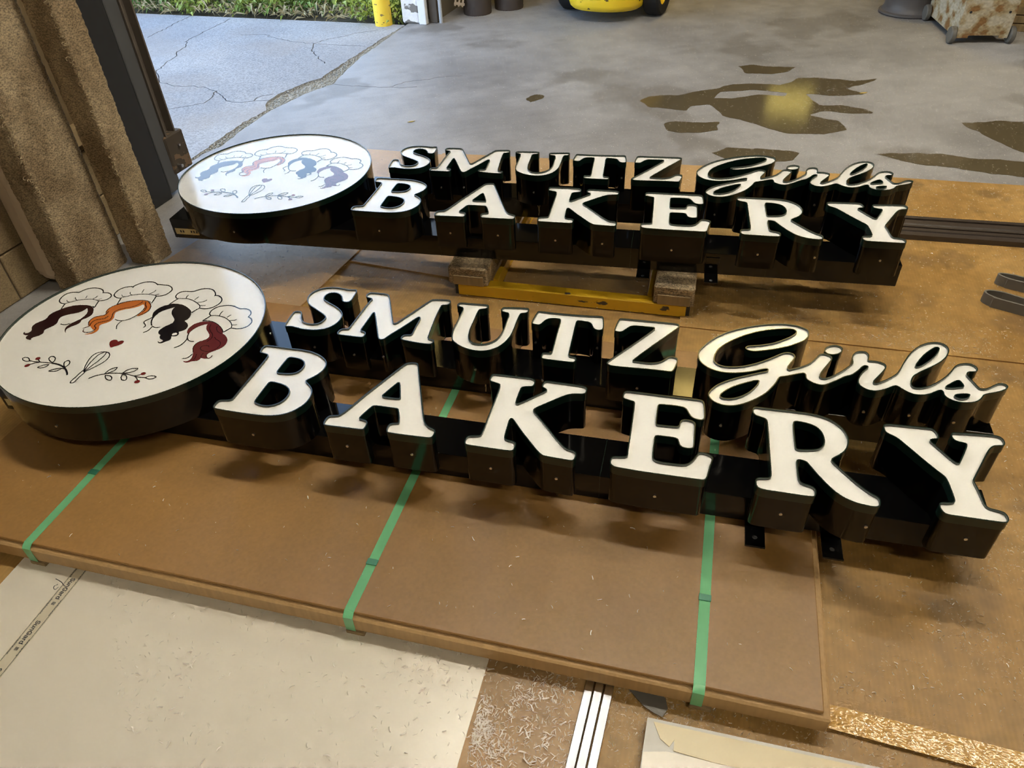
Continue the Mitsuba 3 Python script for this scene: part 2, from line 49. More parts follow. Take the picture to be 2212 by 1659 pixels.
ARTWORK = [
    ('hat0', 3.2, '-1471,317 -1513,316 -1564,331 -1610,365 -1637,415 -1652,487 -1646,556 -1610,600 -1549,623 -1491,630'),
    ('hat0', 3.2, '-1473,623 -1454,684 -1413,742 -1355,780 -1278,793 -1196,779 -1132,746 -1086,688'),
    ('hat0', 3.2, '-1080,693 -1028,702 -974,692 -921,658 -896,619 -894,565 -917,524 -955,493 -1000,481'),
    ('hat0', 3.2, '-1466,306 -1451,249 -1427,182'),
    ('hat0', 3.2, '-1002,473 -975,387 -955,307 -992,330'),
    ('hat0', 2, '-1467,312 -1432,360 -1373,413 -1299,457 -1216,489 -1116,501 -1006,478'),
    ('hat0', 2, '-1513,407 -1477,377 -1430,367'),
    ('hat0', 2, '-1431,495 -1397,458 -1355,434'),
    ('hat0', 2, '-1278,565 -1261,512'),
    ('hat0', 2, '-1113,594 -1115,550 -1131,511'),
    ('hat0', 2, '-1006,539 -1040,502'),
    ('hair0', 0, '-1427,182 -1377,244 -1305,299 -1215,330 -1111,345 -1038,340 -972,304 -922,254 -881,191 -861,131 -866,79 -891,35 -920,-5 -918,-27 -900,-63 -900,-96 -913,-127 -942,-165 -973,-209 -985,-245 -974,-281 -951,-314 -919,-341 -949,-325 -987,-288 -1011,-249 -1023,-202 -1020,-151 -1014,-111 -984,-56 -954,1 -949,70 -956,138 -976,192 -1012,238 -1052,278 -1054,243 -1071,187 -1107,145 -1157,113 -1210,84 -1251,50 -1279,11 -1282,-41 -1263,-83 -1237,-124 -1227,-172 -1237,-224 -1261,-267 -1285,-310 -1290,-338 -1262,-377 -1249,-418 -1264,-458 -1295,-490 -1324,-517 -1330,-544 -1327,-560 -1296,-575 -1338,-578 -1385,-570 -1425,-546 -1440,-511 -1423,-479 -1452,-489 -1496,-489 -1530,-474 -1547,-445 -1538,-416 -1530,-442 -1512,-454 -1477,-443 -1463,-408 -1476,-366 -1525,-309 -1543,-263 -1538,-206 -1506,-155 -1473,-104 -1477,-53 -1497,6 -1492,65 -1463,123'),
    ('face0', 2.6, '-1155,-159 -1112,-166 -1069,-155 -1033,-126'),
    ('hat1', 3.2, '-710,603 -757,601 -816,617 -867,653 -895,713 -899,784 -880,847 -833,895 -772,923 -733,926'),
    ('hat1', 3.2, '-722,905 -727,940 -699,1005 -649,1061 -575,1097 -496,1101 -432,1078 -374,1041'),
    ('hat1', 3.2, '-381,1058 -294,1055 -214,1056 -140,1029 -83,979 -62,924 -69,851 -102,793 -153,763 -200,750'),
    ('hat1', 3.2, '-710,597 -689,531 -663,447'),
    ('hat1', 3.2, '-203,744 -181,665 -160,570'),
    ('hat1', 2, '-714,609 -671,649 -610,698 -529,742 -442,766 -338,778 -208,762'),
    ('hat1', 2, '-754,686 -718,653 -671,649'),
    ('hat1', 2, '-675,777 -646,737 -598,709'),
    ('hat1', 2, '-509,878 -484,791'),
    ('hat1', 2, '-310,900 -314,847 -346,789'),
    ('hat1', 2, '-200,808 -251,767'),
    ('hat1', 2, '-660,448 -611,501 -537,551 -457,584 -372,610 -270,611 -191,587'),
    ('hair1', 0, '-653,449 -604,502 -530,553 -436,588 -330,607 -248,602 -175,565 -123,500 -87,420 -79,337 -104,272 -146,223 -178,235 -167,297 -158,371 -182,428 -231,493 -272,523 -290,470 -329,426 -386,385 -460,348 -520,300 -547,253 -525,197 -482,133 -469,64 -489,8 -534,-35 -564,-75 -555,-108 -512,-164 -501,-218 -520,-273 -569,-307 -645,-318 -595,-294 -553,-250 -546,-204 -584,-199 -650,-154 -683,-126 -702,-141 -749,-91 -786,-28 -793,41 -768,99 -719,138 -669,165 -669,195 -709,249 -723,319 -707,384'),
    ('strand1', 2.4, '-666,202 -694,239 -710,303 -705,359 -678,408 -639,452 -584,518 -516,555'),
    ('strand1', 2.4, '-318,577 -325,520 -349,466 -395,421 -466,377 -530,335 -567,280 -566,226 -533,159 -505,81 -536,29 -588,-4 -629,-41 -635,-88 -619,-120 -579,-147 -562,-184 -568,-230 -602,-265 -664,-273 -705,-258 -718,-224'),
    ('strand1', 2.4, '-587,138 -603,87 -649,56 -698,29 -725,-17 -719,-74 -700,-134 -752,-190'),
    ('strand1', 2.4, '-726,-110 -778,-38 -788,25 -774,86 -728,119 -665,160 -655,198 -667,256'),
    ('strand1', 2.4, '-264,574 -221,507 -169,455 -144,386 -141,326'),
    ('strand1', 2.4, '-219,582 -152,532 -99,455 -81,373 -99,309 -150,240'),
    ('face1', 2.4, '-182,428 -171,357 -176,265 -202,183 -236,124 -300,85 -368,73 -433,88'),
    ('face1', 2.4, '-309,75 -314,10 -300,-56 -258,-118'),
    ('heart', 0, '-49,-530 -105,-477 -142,-430 -152,-382 -127,-356 -88,-349 -64,-361 -36,-388 -18,-363 8,-348 41,-358 55,-382 51,-426 20,-464 -21,-499'),
    ('hat2', 3.2, '169,746 135,757 103,790 86,837 90,888 114,926 161,947 238,956 292,968'),
    ('hat2', 3.2, '301,975 337,1015 388,1055 449,1077 517,1077 580,1052 639,1000 678,946 684,914'),
    ('hat2', 3.2, '690,926 736,928 793,900 840,853 866,793 868,729 847,666 807,611 754,581 695,570 656,574'),
    ('hat2', 3.2, '169,735 150,672 132,588 177,601'),
    ('hat2', 3.2, '638,576 618,525 591,452'),
    ('hat2', 2.2, '169,746 227,762 303,770 379,756 467,722 549,678 609,629 638,581'),
    ('hat2', 2.2, '273,858 274,809 294,768'),
    ('hat2', 2.2, '457,846 439,767'),
    ('hat2', 2.2, '629,784 602,741 530,707'),
    ('hat2', 2.2, '683,653 609,635'),
    ('hair2', 0, '135,583 182,613 245,620 315,615 400,587 493,535 559,483 609,399 630,331 627,274 604,235 653,213 699,177 733,128 747,76 732,30 701,0 675,-19 706,-48 717,-84 706,-115 672,-131 630,-129 655,-158 669,-193 666,-227 638,-250 619,-277 599,-304 560,-312 529,-294 521,-272 546,-291 574,-286 585,-256 571,-235 523,-220 489,-193 472,-163 474,-138 428,-118 394,-85 379,-44 386,11 405,69 439,115 462,159 455,213 423,263 366,314 312,366 275,422 255,482 257,540 213,495 164,450 123,400 105,340 101,277 109,217 132,160 169,96 218,45 186,49 144,101 108,166 86,223 47,288 21,345 18,418 42,491 79,546'),
    ('hair2hole', -1, '618,-97 618,-59 652,-43 678,-53 692,-79 678,-101 648,-113'),
    ('face2', 2.8, '82,232 66,194 41,154 34,112 53,80 92,52 117,17 112,-14'),
    ('face2', 2.8, '221,26 229,-32 219,-83 188,-123'),
    ('face2', 2.8, '224,31 274,15 311,17 340,32'),
    ('hat3', 3.2, '909,436 874,461 855,519 862,589 892,647 952,689 1028,716 1106,716 1187,689 1245,667 1302,680 1362,677 1416,650 1459,606 1479,553 1476,497'),
    ('hat3', 3.2, '1484,493 1539,462 1579,414 1597,358 1588,296 1556,242 1506,208 1452,194 1386,201'),
    ('hat3', 3.2, '914,421 896,362 871,287 915,300'),
    ('hat3', 3.2, '1372,203 1350,155 1322,97'),
    ('hat3', 2.2, '915,427 976,443 1054,441 1137,421 1219,379 1296,323 1347,263 1372,208'),
    ('hat3', 2.2, '1031,561 1027,509 1040,454'),
    ('hat3', 2.2, '1197,493 1175,432'),
    ('hat3', 2.2, '1343,407 1310,376 1258,366'),
    ('hat3', 2.2, '1413,285 1347,268'),
    ('hat3', 2.2, '895,291 972,300 1061,281 1161,229 1244,165 1313,91'),
    ('hair3', 0, '799,-3 777,52 772,119 787,186 828,234 883,269 943,285 1004,290 1069,277 1150,237 1244,165 1310,95 1320,58 1371,34 1429,-12 1475,-70 1499,-131 1505,-203 1480,-263 1442,-311 1402,-354 1375,-391 1373,-436 1397,-476 1426,-492 1401,-510 1364,-508 1327,-498 1338,-535 1321,-565 1288,-579 1248,-591 1220,-623 1179,-635 1145,-623 1130,-604 1167,-615 1200,-591 1207,-546 1194,-487 1159,-413 1115,-348 1087,-290 1086,-230 1108,-175 1145,-135 1174,-102 1179,-49 1150,3 1099,52 1044,100 1003,161 990,208 991,238 950,211 910,174 875,128 851,65 844,-4 844,-33 821,-28'),
    ('strand3', 2.4, '1042,218 1068,143 1122,75 1187,20 1221,-41 1227,-97 1208,-147'),
    ('strand3', 2.4, '1155,198 1178,144 1232,86 1305,51'),
    ('strand3', 2.4, '1262,-43 1304,-82 1374,-116 1416,-155 1437,-207 1431,-272 1392,-329 1339,-361 1277,-359 1227,-337 1201,-305 1203,-268 1237,-244 1283,-240 1301,-259'),
    ('strand3', 2.4, '1159,-413 1110,-340 1088,-280 1090,-215 1119,-163'),
    ('strand3', 2.4, '1332,-497 1308,-457 1305,-404'),
    ('strand3', 2.4, '1254,-573 1256,-519 1228,-445'),
    ('strand3', 2.4, '1373,-436 1392,-468 1433,-495 1456,-473 1456,-434'),
    ('face3', 2.8, '844,-24 865,-87 895,-138 933,-174 975,-190 1024,-190'),
    ('face3', 2.8, '892,-139 902,-203 895,-279 872,-329 839,-363'),
    ('face3', 2.8, '1168,-456 1161,-502 1143,-541 1091,-563'),
    ('branch0', 4.5, '-240,-1158 -283,-1111 -353,-1055 -437,-1014 -530,-989 -616,-984'),
    ('branch0', 2.6, '-616,-984 -716,-988 -792,-995 -883,-998 -967,-992 -1018,-951 -1080,-940 -1104,-967 -1072,-997 -1014,-1015 -963,-1003'),
    ('branch0', 2.6, '-856,-957 -826,-980 -792,-995'),
    ('branch0', 2.6, '-903,-1066 -853,-1021 -808,-1001'),
    ('branch0', 2.6, '-626,-971 -693,-941 -739,-899 -741,-858 -705,-852 -656,-876 -626,-928 -622,-971'),
    ('branch0', 2.6, '-640,-1017 -695,-1037 -730,-1069 -749,-1101 -692,-1101 -648,-1068 -640,-1017'),
    ('branch0', 2.6, '-378,-1031 -431,-985 -462,-934 -443,-894 -401,-908 -370,-959 -375,-1010 -378,-1031'),
    ('branch0', 2.6, '-378,-1062 -429,-1062 -489,-1087 -538,-1138 -470,-1135 -429,-1111 -410,-1072'),
    ('whisk', 2.4, '-70,-1050 -120,-955 -163,-835 -178,-736 -150,-665 -75,-629 -5,-634 50,-679 75,-747 70,-834 30,-927 -11,-1004 -51,-1068'),
    ('whisk', 2.4, '-61,-1049 -94,-936 -110,-811 -107,-708 -74,-644'),
    ('whisk', 2.4, '-52,-1054 -40,-940 -20,-822 -17,-706 -32,-639'),
    ('whisk', 2.4, '-88,-1047 -90,-1157 -87,-1285 -56,-1299 -36,-1275 -42,-1169 -38,-1072 -88,-1047'),
    ('branch1', 2.6, '105,-1172 152,-1112 233,-1062 323,-1025 435,-1004 541,-1000 659,-1016 753,-1025 847,-1021'),
    ('branch1', 2.6, '250,-1059 260,-967 294,-919 330,-901 339,-953 314,-999 250,-1059'),
    ('branch1', 2.6, '281,-1074 317,-1121 369,-1152 416,-1150 401,-1105 350,-1074 281,-1074'),
    ('branch1', 2.6, '478,-995 504,-922 554,-882 623,-869 608,-930 556,-967 478,-995'),
    ('branch1', 2.6, '496,-1019 522,-1082 570,-1120 612,-1112 599,-1068 548,-1023 496,-1019'),
    ('branch1', 2.6, '838,-1023 869,-983 916,-967 971,-977 957,-1014 906,-1037 838,-1023'),
    ('branch1', 2.6, '745,-972 670,-1017'),
    ('branch1', 2.6, '681,-1019 732,-1050 774,-1089'),
    ('berry0', 0, '-862,-913 -853,-925 -851,-939 -856,-952 -867,-961 -882,-964 -898,-962 -911,-954 -920,-942 -922,-928 -917,-915 -906,-906 -891,-902 -875,-905'),
    ('berry1', 0, '-898,-1066 -890,-1077 -888,-1092 -893,-1106 -903,-1119 -916,-1126 -931,-1127 -943,-1121 -951,-1110 -953,-1095 -948,-1080 -938,-1068 -925,-1061 -910,-1060'),
    ('berry2', 0, '792,-934 798,-946 797,-958 790,-970 778,-977 763,-980 748,-977 736,-968 730,-957 731,-944 738,-933 751,-925 766,-922 781,-926'),
    ('berry3', 0, '815,-1093 822,-1106 822,-1121 815,-1134 802,-1144 786,-1148 770,-1146 757,-1137 750,-1125 751,-1110 758,-1097 771,-1087 787,-1083 803,-1085'),
]
SCREWS = {'circle': [[0.075, -0.023, -0.358, -0.044, -0.999]], 'B': [[0.07, 0.504, -0.284, 0.003, -1.0]], 'A': [[0.062, 0.756, -0.284, 0.029, -1.0], [0.062, 0.918, -0.28, 0.018, -1.0]], 'K': [[0.065, 1.11, -0.284, -0.001, -1.0], [0.065, 1.263, -0.286, -0.052, -0.999]], 'E': [[0.07, 1.482, -0.29, 0.004, -1.0]], 'R': [[0.065, 1.744, -0.292, -0.01, -1.0], [0.062, 1.91, -0.295, 0.125, -0.992]], 'Y': [[0.062, 2.098, -0.288, -0.011, -1.0]], 'S': [[0.06, 0.505, 0.067, 0.092, -0.996]], 'M': [[0.065, 0.627, 0.06, -0.013, -1.0], [0.06, 0.714, 0.06, -0.302, -0.953]], 'U': [[0.065, 0.977, 0.059, -0.152, -0.988]], 'T': [[0.062, 1.111, 0.202, -0.305, -0.952], [0.06, 1.282, 0.206, 0.02, -1.0], [0.075, 1.16, 0.059, -0.684, -0.73]], 'Z': [[0.07, 1.333, 0.209, -0.104, -0.995], [0.065, 1.406, 0.062, 0.055, -0.998]], 'G': [[0.065, 1.616, -0.039, -0.111, -0.994], [0.107, 1.847, 0.138, 0.904, -0.428], [0.068, 1.95, 0.079, -0.03, -1.0], [0.065, 2.051, 0.082, 0.115, -0.993], [0.062, 2.146, 0.072, 0.15, -0.989]]}

# ------------------------------------------------------------------ helpers
def frame(ox, oy, oz, deg):
    c, s = math.cos(math.radians(deg)), math.sin(math.radians(deg))
    return np.array([[c, -s, 0, ox], [s, c, 0, oy], [0, 0, 1, oz], [0, 0, 0, 1.0]])
def tag(key, label=None, cat=None, group=None, kind=None):
    d = {k: v for k, v in dict(label=label, category=cat, group=group, kind=kind).items() if v}
    if d: labels[key] = d
def add(key, mesh, mat, label=None, cat=None, group=None, kind=None, smooth=30, F=None, uv=None, color=None):
    mesh = mesh.copy()
    if F is not None: mesh.apply_transform(F)
    mesh.vertices = mesh.vertices * K
    scene[key] = mikit.ply(mesh, mat, smooth=smooth, uv=uv, color=color)
    tag(key, label, cat, group, kind)
def copy_of(key, src, F, **kw):
    M = F.copy(); M[:3, 3] *= K
    scene[key] = {**scene[src], 'to_world': T(M.tolist())}
    tag(key, **kw)
def num(base, i): return base if i == 0 else f'{base}_{i:03d}'
def join(ms): return trimesh.util.concatenate(ms)
def box(x0, x1, y0, y1, z0, z1, r=0.0):
    m = trimesh.creation.box(bounds=[[x0, y0, z0], [x1, y1, z1]])
    if r:
        p = [[a[i] + (r if b == 0 else -r) * (k != ax) if False else 0 for k in range(3)] for i in ()]
        pts = []
        for sx in (0, 1):
            for sy in (0, 1):
                for sz in (0, 1):
                    c = np.array([(x0, x1)[sx], (y0, y1)[sy], (z0, z1)[sz]]); inn = np.array([1 - 2 * sx, 1 - 2 * sy, 1 - 2 * sz]) * r
                    for ax in range(3):
                        q = c + inn; q[ax] = c[ax]; pts.append(q)
        m = trimesh.Trimesh(pts).convex_hull
    return m
def polys(g): return [p for p in getattr(g, 'geoms', [g]) if p.geom_type == 'Polygon' and p.area > 1e-9]
def slab(poly, z0, z1): return join([trimesh.creation.extrude_polygon(p, z1 - z0, engine='earcut').apply_translation([0, 0, z0]) for p in polys(poly)])
def cyl(p0, p1, r, n=20): return trimesh.creation.cylinder(r, segment=[p0, p1], sections=n)
def tube(pts, r, n=6):
    pts = np.asarray(pts, float); t = np.gradient(pts, axis=0); t /= np.linalg.norm(t, axis=1, keepdims=True) + 1e-12
    a = np.cross(t, [0.13, 0.27, 0.95]); a /= np.linalg.norm(a, axis=1, keepdims=True) + 1e-12; b = np.cross(t, a)
    g = np.arange(n) * 2 * np.pi / n
    v = (pts[:, None] + r * (np.cos(g)[None, :, None] * a[:, None] + np.sin(g)[None, :, None] * b[:, None])).reshape(-1, 3)
    f = []
    for i in range(len(pts) - 1):
        for j in range(n):
            k = (j + 1) % n; f += [[i * n + j, i * n + k, (i + 1) * n + k], [i * n + j, (i + 1) * n + k, (i + 1) * n + j]]
    return trimesh.Trimesh(v, f, process=False)
def lathe(prof, n=40, F=None):
    m = trimesh.creation.revolve(np.asarray(prof, float), sections=n)
    if F is not None: m.apply_transform(F)
    return m
def rnd(p, r, n=2):           # rounds the corners of an outline
    p = np.asarray(p, float)
    for _ in range(n):
        q = []
        for a, b in zip(p, np.roll(p, -1, 0)):
            k = min(.25, r / max(np.linalg.norm(b - a), 1e-9)); q += [a + (b - a) * k, b - (b - a) * k]
        p = np.array(q); r /= 2
    return p
def spline(p, n=6):           # Catmull-Rom through the points
    p = np.asarray(p, float); e = np.vstack([2 * p[0] - p[1], p, 2 * p[-1] - p[-2]]); o = []
    for i in range(1, len(e) - 2):
        for t in np.linspace(0, 1, n, endpoint=False):
            a, b, c, d = e[i - 1:i + 3]; o.append(.5 * (2 * b + (c - a) * t + (2 * a - 5 * b + 4 * c - d) * t * t + (3 * b - a - 3 * c + d) * t ** 3))
    return np.array(o + [p[-1]])
def dec(s): return np.array([t.split(',') for t in s.split()], float) / 5000
def wobble(p, amp, freq, seed):  # irregular outline
    p = np.asarray(p, float); L = LineString(np.vstack([p, p[:1]])); n = int(L.length / .02)
    q = np.array([L.interpolate(i / n, normalized=True).coords[0] for i in range(n)])
    o = np.stack([meshkit.fbm(np.c_[q * freq, np.full(n, s)], 3, seed) - .5 for s in (1.3, 7.7)], 1)
    return q + o * 2 * amp

# frames: the building wall that holds the door (x along it, y into the room), the strapped bundle, the two signs
WF = frame(-1.833, 2.255, 0, 70.0) @ np.diag([1, -1, 1, 1.0])     # (s, d, z): s along the wall, d into the room
SF = frame(0.551, 0.616, 0, -16.3)
Z1, Z2 = 0.267, 0.3153
SIGN = [frame(-1.05283, 1.73832, Z1, -15.456), frame(-0.84803, 2.66292, Z2, -13.447)]
def W(s, d, z=0): return (WF @ [s, d, z, 1])[:3]
def wbox(s0, s1, d0, d1, z0, z1, r=0):
    m = box(s0, s1, d0, d1, z0, z1, r); m.apply_transform(WF); return fixed(m)
def fixed(m):
    if m.volume < 0: m.invert()
    return m
def wslab(poly, z0, z1):
    m = slab(poly, z0, z1); m.apply_transform(WF); return fixed(m)

# ------------------------------------------------------------------ materials
def rgb(*c): return {'type': 'rgb', 'value': list(c)}
def mat(key, base, rough=.6, spec=.5, metal=0., bump=None, bscale=1.0, **kw):
    b = {'type': 'principled', 'base_color': base if isinstance(base, dict) else rgb(*base), 'roughness': rough, 'specular': spec, 'metallic': metal, **kw}
    if bump is not None: b = {'type': 'bumpmap', 'arbitrary': proc(bump), 'scale': bscale, 'bsdf': b}
    scene[key] = {'type': 'twosided', 'bsdf': b}
def gloss(key, c, alpha=.02, nonlinear=True, ior=1.49):
    scene[key] = {'type': 'twosided', 'bsdf': {'type': 'roughplastic', 'distribution': 'ggx', 'alpha': alpha, 'diffuse_reflectance': rgb(*c), 'nonlinear': nonlinear, 'int_ior': ior}}
def metal(key, c, alpha=.25):
    scene[key] = {'type': 'twosided', 'bsdf': {'type': 'roughconductor', 'alpha': alpha, 'eta': rgb(1.3, 1.0, .8), 'k': rgb(7.5, 6.4, 5.4), 'specular_reflectance': rgb(*c)}}

def concrete_in(p, n, uv):
    a = fbm(p.x * 1.1, p.y * 1.1, 3.0, 5); b = fbm(p.x * 9, p.y * 9, 1.0, 4); c = noise(p.x * 160, p.y * 160, 0)
    s = fbm(p.x * 1.6 + 3 * p.y, p.y * 22 - 5 * p.x, 0.0, 3)     # trowel and drag streaks
    col = mix((.20, .195, .195), (.295, .29, .29), smoothstep(.3, .72, a))
    col = col * (.74 + .26 * b + .12 * s + .1 * (c - .5))
    oil = smoothstep(.60, .72, fbm(p.x * 1.9 + 7, p.y * 1.9 + 2, 5.0, 4))
    return mix(col, mi.Color3f(.10, .088, .075), .45 * oil)
def concrete_out(p, n, uv):
    a = fbm(p.x * 1.3, p.y * 1.3, 9.0, 5); v = voronoi(p.x * 95, p.y * 95)[2]; c = noise(p.x * 240, p.y * 240, 0)
    tan = smoothstep(.45, .75, fbm(p.x * 2.3, p.y * 2.3, 4.0, 4))
    col = mix((.27, .272, .28), (.35, .348, .345), smoothstep(.25, .7, a)) * (.72 + .36 * v + .16 * (c - .5))
    return mix(col, mi.Color3f(.27, .235, .205), .35 * tan)
def kraft(base, dirt, f):
    def fn(p, n, uv):
        a = fbm(p.x * 2.1 + f, p.y * 2.1, p.z, 4); fib = fbm(p.x * 130, p.y * 130, f, 2)
        return mi.Color3f(*base) * (.9 + .16 * fib) * (1 - dirt * smoothstep(.42, .7, a))
    return fn
def kraft_floor(p, n, uv):
    a = fbm(p.x * 2.0, p.y * 2.0, 2.0, 5); g = fbm(p.x * 34, p.y * 34, 2.0, 3); d = fbm(p.x * 7 + 3, p.y * 7, 6.0, 4)
    u = p.x * .958 - p.y * .287; rib = dr.cos(u * 2 * math.pi / .0115) * .5 + .5
    col = mix((.235, .13, .036), (.34, .205, .068), smoothstep(.3, .7, a)) * (.72 + .42 * g) * (.95 + .07 * rib)
    return mix(col, mi.Color3f(.11, .065, .03), .55 * smoothstep(.58, .78, d))
def ribs(p, n, uv):
    u = p.x * .958 - p.y * .287; return .5 + .5 * dr.cos(u * 2 * math.pi / .0115) + 2.2 * fbm(p.x * 60, p.y * 60, 1.0, 2)
def soft_grain(p, n, uv): return fbm(p.x * 9, p.y * 9, 0.0, 3) * 4 + fbm(p.x * 120, p.y * 120, p.z * 120, 2)
def block_col(p, n, uv):
    a = fbm(p.x * 5, p.y * 5, p.z * 5, 4); g = noise(p.x * 210, p.y * 210, p.z * 210)
    return mix((.17, .125, .07), (.25, .19, .11), a) * (.7 + .5 * g)
def carpet_col(p, n, uv):
    g = noise(p.x * 230, p.y * 230, p.z * 230); a = fbm(p.x * 14, p.y * 14, p.z * 6, 3)
    return mix((.21, .155, .095), (.36, .285, .185), smoothstep(.3, .75, a)) * (.3 + 1.1 * g)
def chipped(c, under, f, lo):
    def fn(p, n, uv):
        k = fbm(p.x * f, p.y * f, p.z * f * 1.6, 4) + .18 * (fbm(p.x * 4, p.y * 4, p.z * 4, 2) - .5)
        return mix(mi.Color3f(*c) * (.88 + .2 * fbm(p.x * 8, p.y * 8, p.z * 8, 3)), mi.Color3f(*under), smoothstep(lo, lo + .03, k))
    return fn
def rust_white(p, n, uv):
    k = fbm(p.x * 13, p.y * 13, p.z * 13, 5); g = noise(p.x * 90, p.y * 90, p.z * 90)
    col = mix((.40, .36, .28), (.30, .24, .14), smoothstep(.4, .55, k)); return mix(col, mi.Color3f(.20, .105, .04), smoothstep(.54, .66, k)) * (.75 + .4 * g)
def wood(c):
    def fn(p, n, uv):
        g = fbm(p.x * 60, p.y * 60, p.z * 5, 3); return mi.Color3f(*c) * (.65 + .6 * g)
    return fn
def wall_paint(p, n, uv):
    k = fbm(p.x * 3, p.y * 3, p.z * 3, 4); return mix((.13, .11, .08), (.19, .165, .12), k)
def peeling(p, n, uv):
    k = fbm(p.x * 11, p.y * 11, p.z * 16, 4); g = noise(p.x * 70, p.y * 70, p.z * 70)
    return mix(mi.Color3f(.78, .77, .78) * (.88 + .15 * g), mi.Color3f(.2, .19, .18), smoothstep(.62, .66, k))
def leaf_col(p, n, uv):
    k = fbm(p.x * 4, p.y * 4, p.z * 4, 3); return mix((.13, .22, .05), (.46, .52, .12), smoothstep(.3, .7, k))
mat('concrete', proc(concrete_in), .55, .35, bump=lambda p, n, uv: fbm(p.x * 26, p.y * 26, 0.0, 4) * 2.4, bscale=.0007)
mat('pavement_concrete', proc(concrete_out), .85, .3)
mat('soil', (.10, .085, .06), .95, .2); mat('gravel', (.34, .32, .27), .9, .3)
mat('kraft_top', proc(kraft((.22, .112, .028), .10, 3.0)), .50, 1.0, bump=soft_grain, bscale=.00022)
mat('kraft_tray', proc(kraft((.40, .255, .115), .12, 9.0)), .6, .4)
mat('kraft_sheet', proc(kraft((.36, .225, .10), .30, 5.0)), .42, .5, bump=soft_grain, bscale=.00025)
mat('kraft_worn', proc(kraft_floor), .48, .5, bump=ribs, bscale=.00012)
mat('block', proc(block_col), .95, .2); mat('mortar', (.09, .07, .045), .95, .2)
mat('carpet', proc(carpet_col), 1.0, .1); mat('yarn', (.36, .29, .19), 1.0, .1)
mat('yellow_steel', proc(chipped((.52, .31, .012), (.035, .025, .02), 17, .655)), .4, .5)
mat('yellow_body', proc(chipped((.72, .50, .02), (.09, .06, .02), 15, .66)), .3, .5)
mat('yellow_post', proc(chipped((.85, .58, .05), (.25, .16, .05), 22, .70)), .5, .4)
mat('rusty_white', proc(rust_white), .7, .3); mat('timber', proc(wood((.24, .175, .095))), .8, .3); mat('red_timber', proc(wood((.20, .085, .03))), .8, .3)
mat('wall_paint', proc(wall_paint), .9, .2); mat('white_masonry', proc(peeling), .9, .2)
mat('ply_wall', proc(wood((.12, .085, .045))), .85, .2)
gloss('black_gloss', (.003, .003, .0034), .012, ior=1.42); gloss('trim_green', (.008, .030, .023), .05)
gloss('acrylic', (.93, .93, .915), .012, ior=1.43); gloss('vinyl_black', (.012, .008, .010), .012); gloss('vinyl_orange', (.62, .235, .055), .012)
gloss('vinyl_brown', (.035, .010, .012), .012); gloss('vinyl_ink', (.008, .008, .014), .012); gloss('vinyl_maroon', (.17, .03, .035), .012); gloss('vinyl_red', (.20, .018, .022), .012); gloss('vinyl_dark_red', (.06, .01, .014), .012)
metal('screw_metal', (.75, .75, .75), .3); metal('bar_metal', (.72, .70, .66), .22); metal('zinc', (.6, .6, .62), .35)
mat('white_sheet', (.72, .68, .60), .28, .5); mat('tape_clear', (.62, .57, .46), .25, .5); mat('print_ink', (.02, .02, .03), .5, .4)
mat('tape_gold', (.42, .25, .07), .16, .7, bump=lambda p, n, uv: fbm(p.x * 90, p.y * 90, 0.0, 3) * 3, bscale=.0006)
mat('strap_green', (.15, .45, .23), .3, .5); mat('strap_seal', (.03, .16, .10), .4, .5)
mat('plastic_chip', (.82, .79, .74), .5, .4); mat('film', (.66, .58, .40), .4, .4); mat('panel_edge', (.52, .51, .48), .4, .4); mat('panel_white', (.66, .62, .54), .3, .5)
mat('black_steel', (.012, .013, .015), .5, .4); mat('grey_steel', (.055, .058, .062), .5, .4); mat('brown_steel', (.075, .062, .05), .55, .4); mat('rust_dark', proc(chipped((.05, .04, .03), (.12, .08, .05), 14, .55)), .8, .3)
mat('bronze', (.034, .026, .022), .35, .5); mat('rubber', (.014, .014, .015), .7, .3); mat('grey_rubber', (.105, .10, .09), .55, .4); mat('drum', (.055, .042, .036), .55, .4); mat('wheel_steel', (.085, .078, .078), .5, .45)
mat('dark', (.02, .02, .02), .8, .3); mat('cloth', (.42, .33, .24), 1.0, .1); mat('label_paper', (.55, .47, .26), .5, .4); mat('white_paint', (.72, .73, .75), .6, .4); mat('grey_pipe', (.4, .42, .45), .5, .4)
mat('ceiling_paint', (.14, .12, .10), .9, .2); mat('housing', (.6, .58, .5), .5, .4); mat('cable', (.5, .42, .27), .5, .4)
scene['wet'] = {'type': 'roughplastic', 'alpha': .015, 'diffuse_reflectance': rgb(.085, .068, .04)}
scene['leaf'] = {'type': 'twosided', 'bsdf': {'type': 'principled', 'base_color': proc(leaf_col), 'roughness': .5, 'specular': .4}}
mat('dry_leaf', (.42, .30, .08), .7, .3); mat('straw', (.46, .40, .24), .8, .3)

# ------------------------------------------------------------------ the setting
DOOR0, DOOR1, HEAD, TOP = 1.122, 4.02, 2.95, 4.2
rng = np.random.default_rng(7)
ss = np.arange(1.0, 4.06, .008)
edge_in = np.interp(ss, (1.0, 1.45, 1.56, 1.78, 2.04, 2.24, 2.38, 2.5, 2.59, 2.78, 3.13, 3.49, 3.94), (-.19, -.185, -.152, -.18, -.195, -.168, -.147, -.10, -.062, -.10, -.155, -.167, -.195)) - .012 * (meshkit.fbm(np.c_[ss * 22, ss * 0, ss * 0], 3, 5) - .5)
edge_out = np.interp(ss, (1.0, 1.5, 1.72, 1.9, 2.09, 2.2, 2.35, 2.55, 2.7, 3.25, 3.6, 3.98), (-.21, -.221, -.242, -.25, -.225, -.30, -.322, -.27, -.212, -.217, -.22, -.21)) - .02 * (meshkit.fbm(np.c_[ss * 30, ss * 0, ss * 0 + 9], 3, 6) - .5)
cr_rng = np.random.default_rng(11)
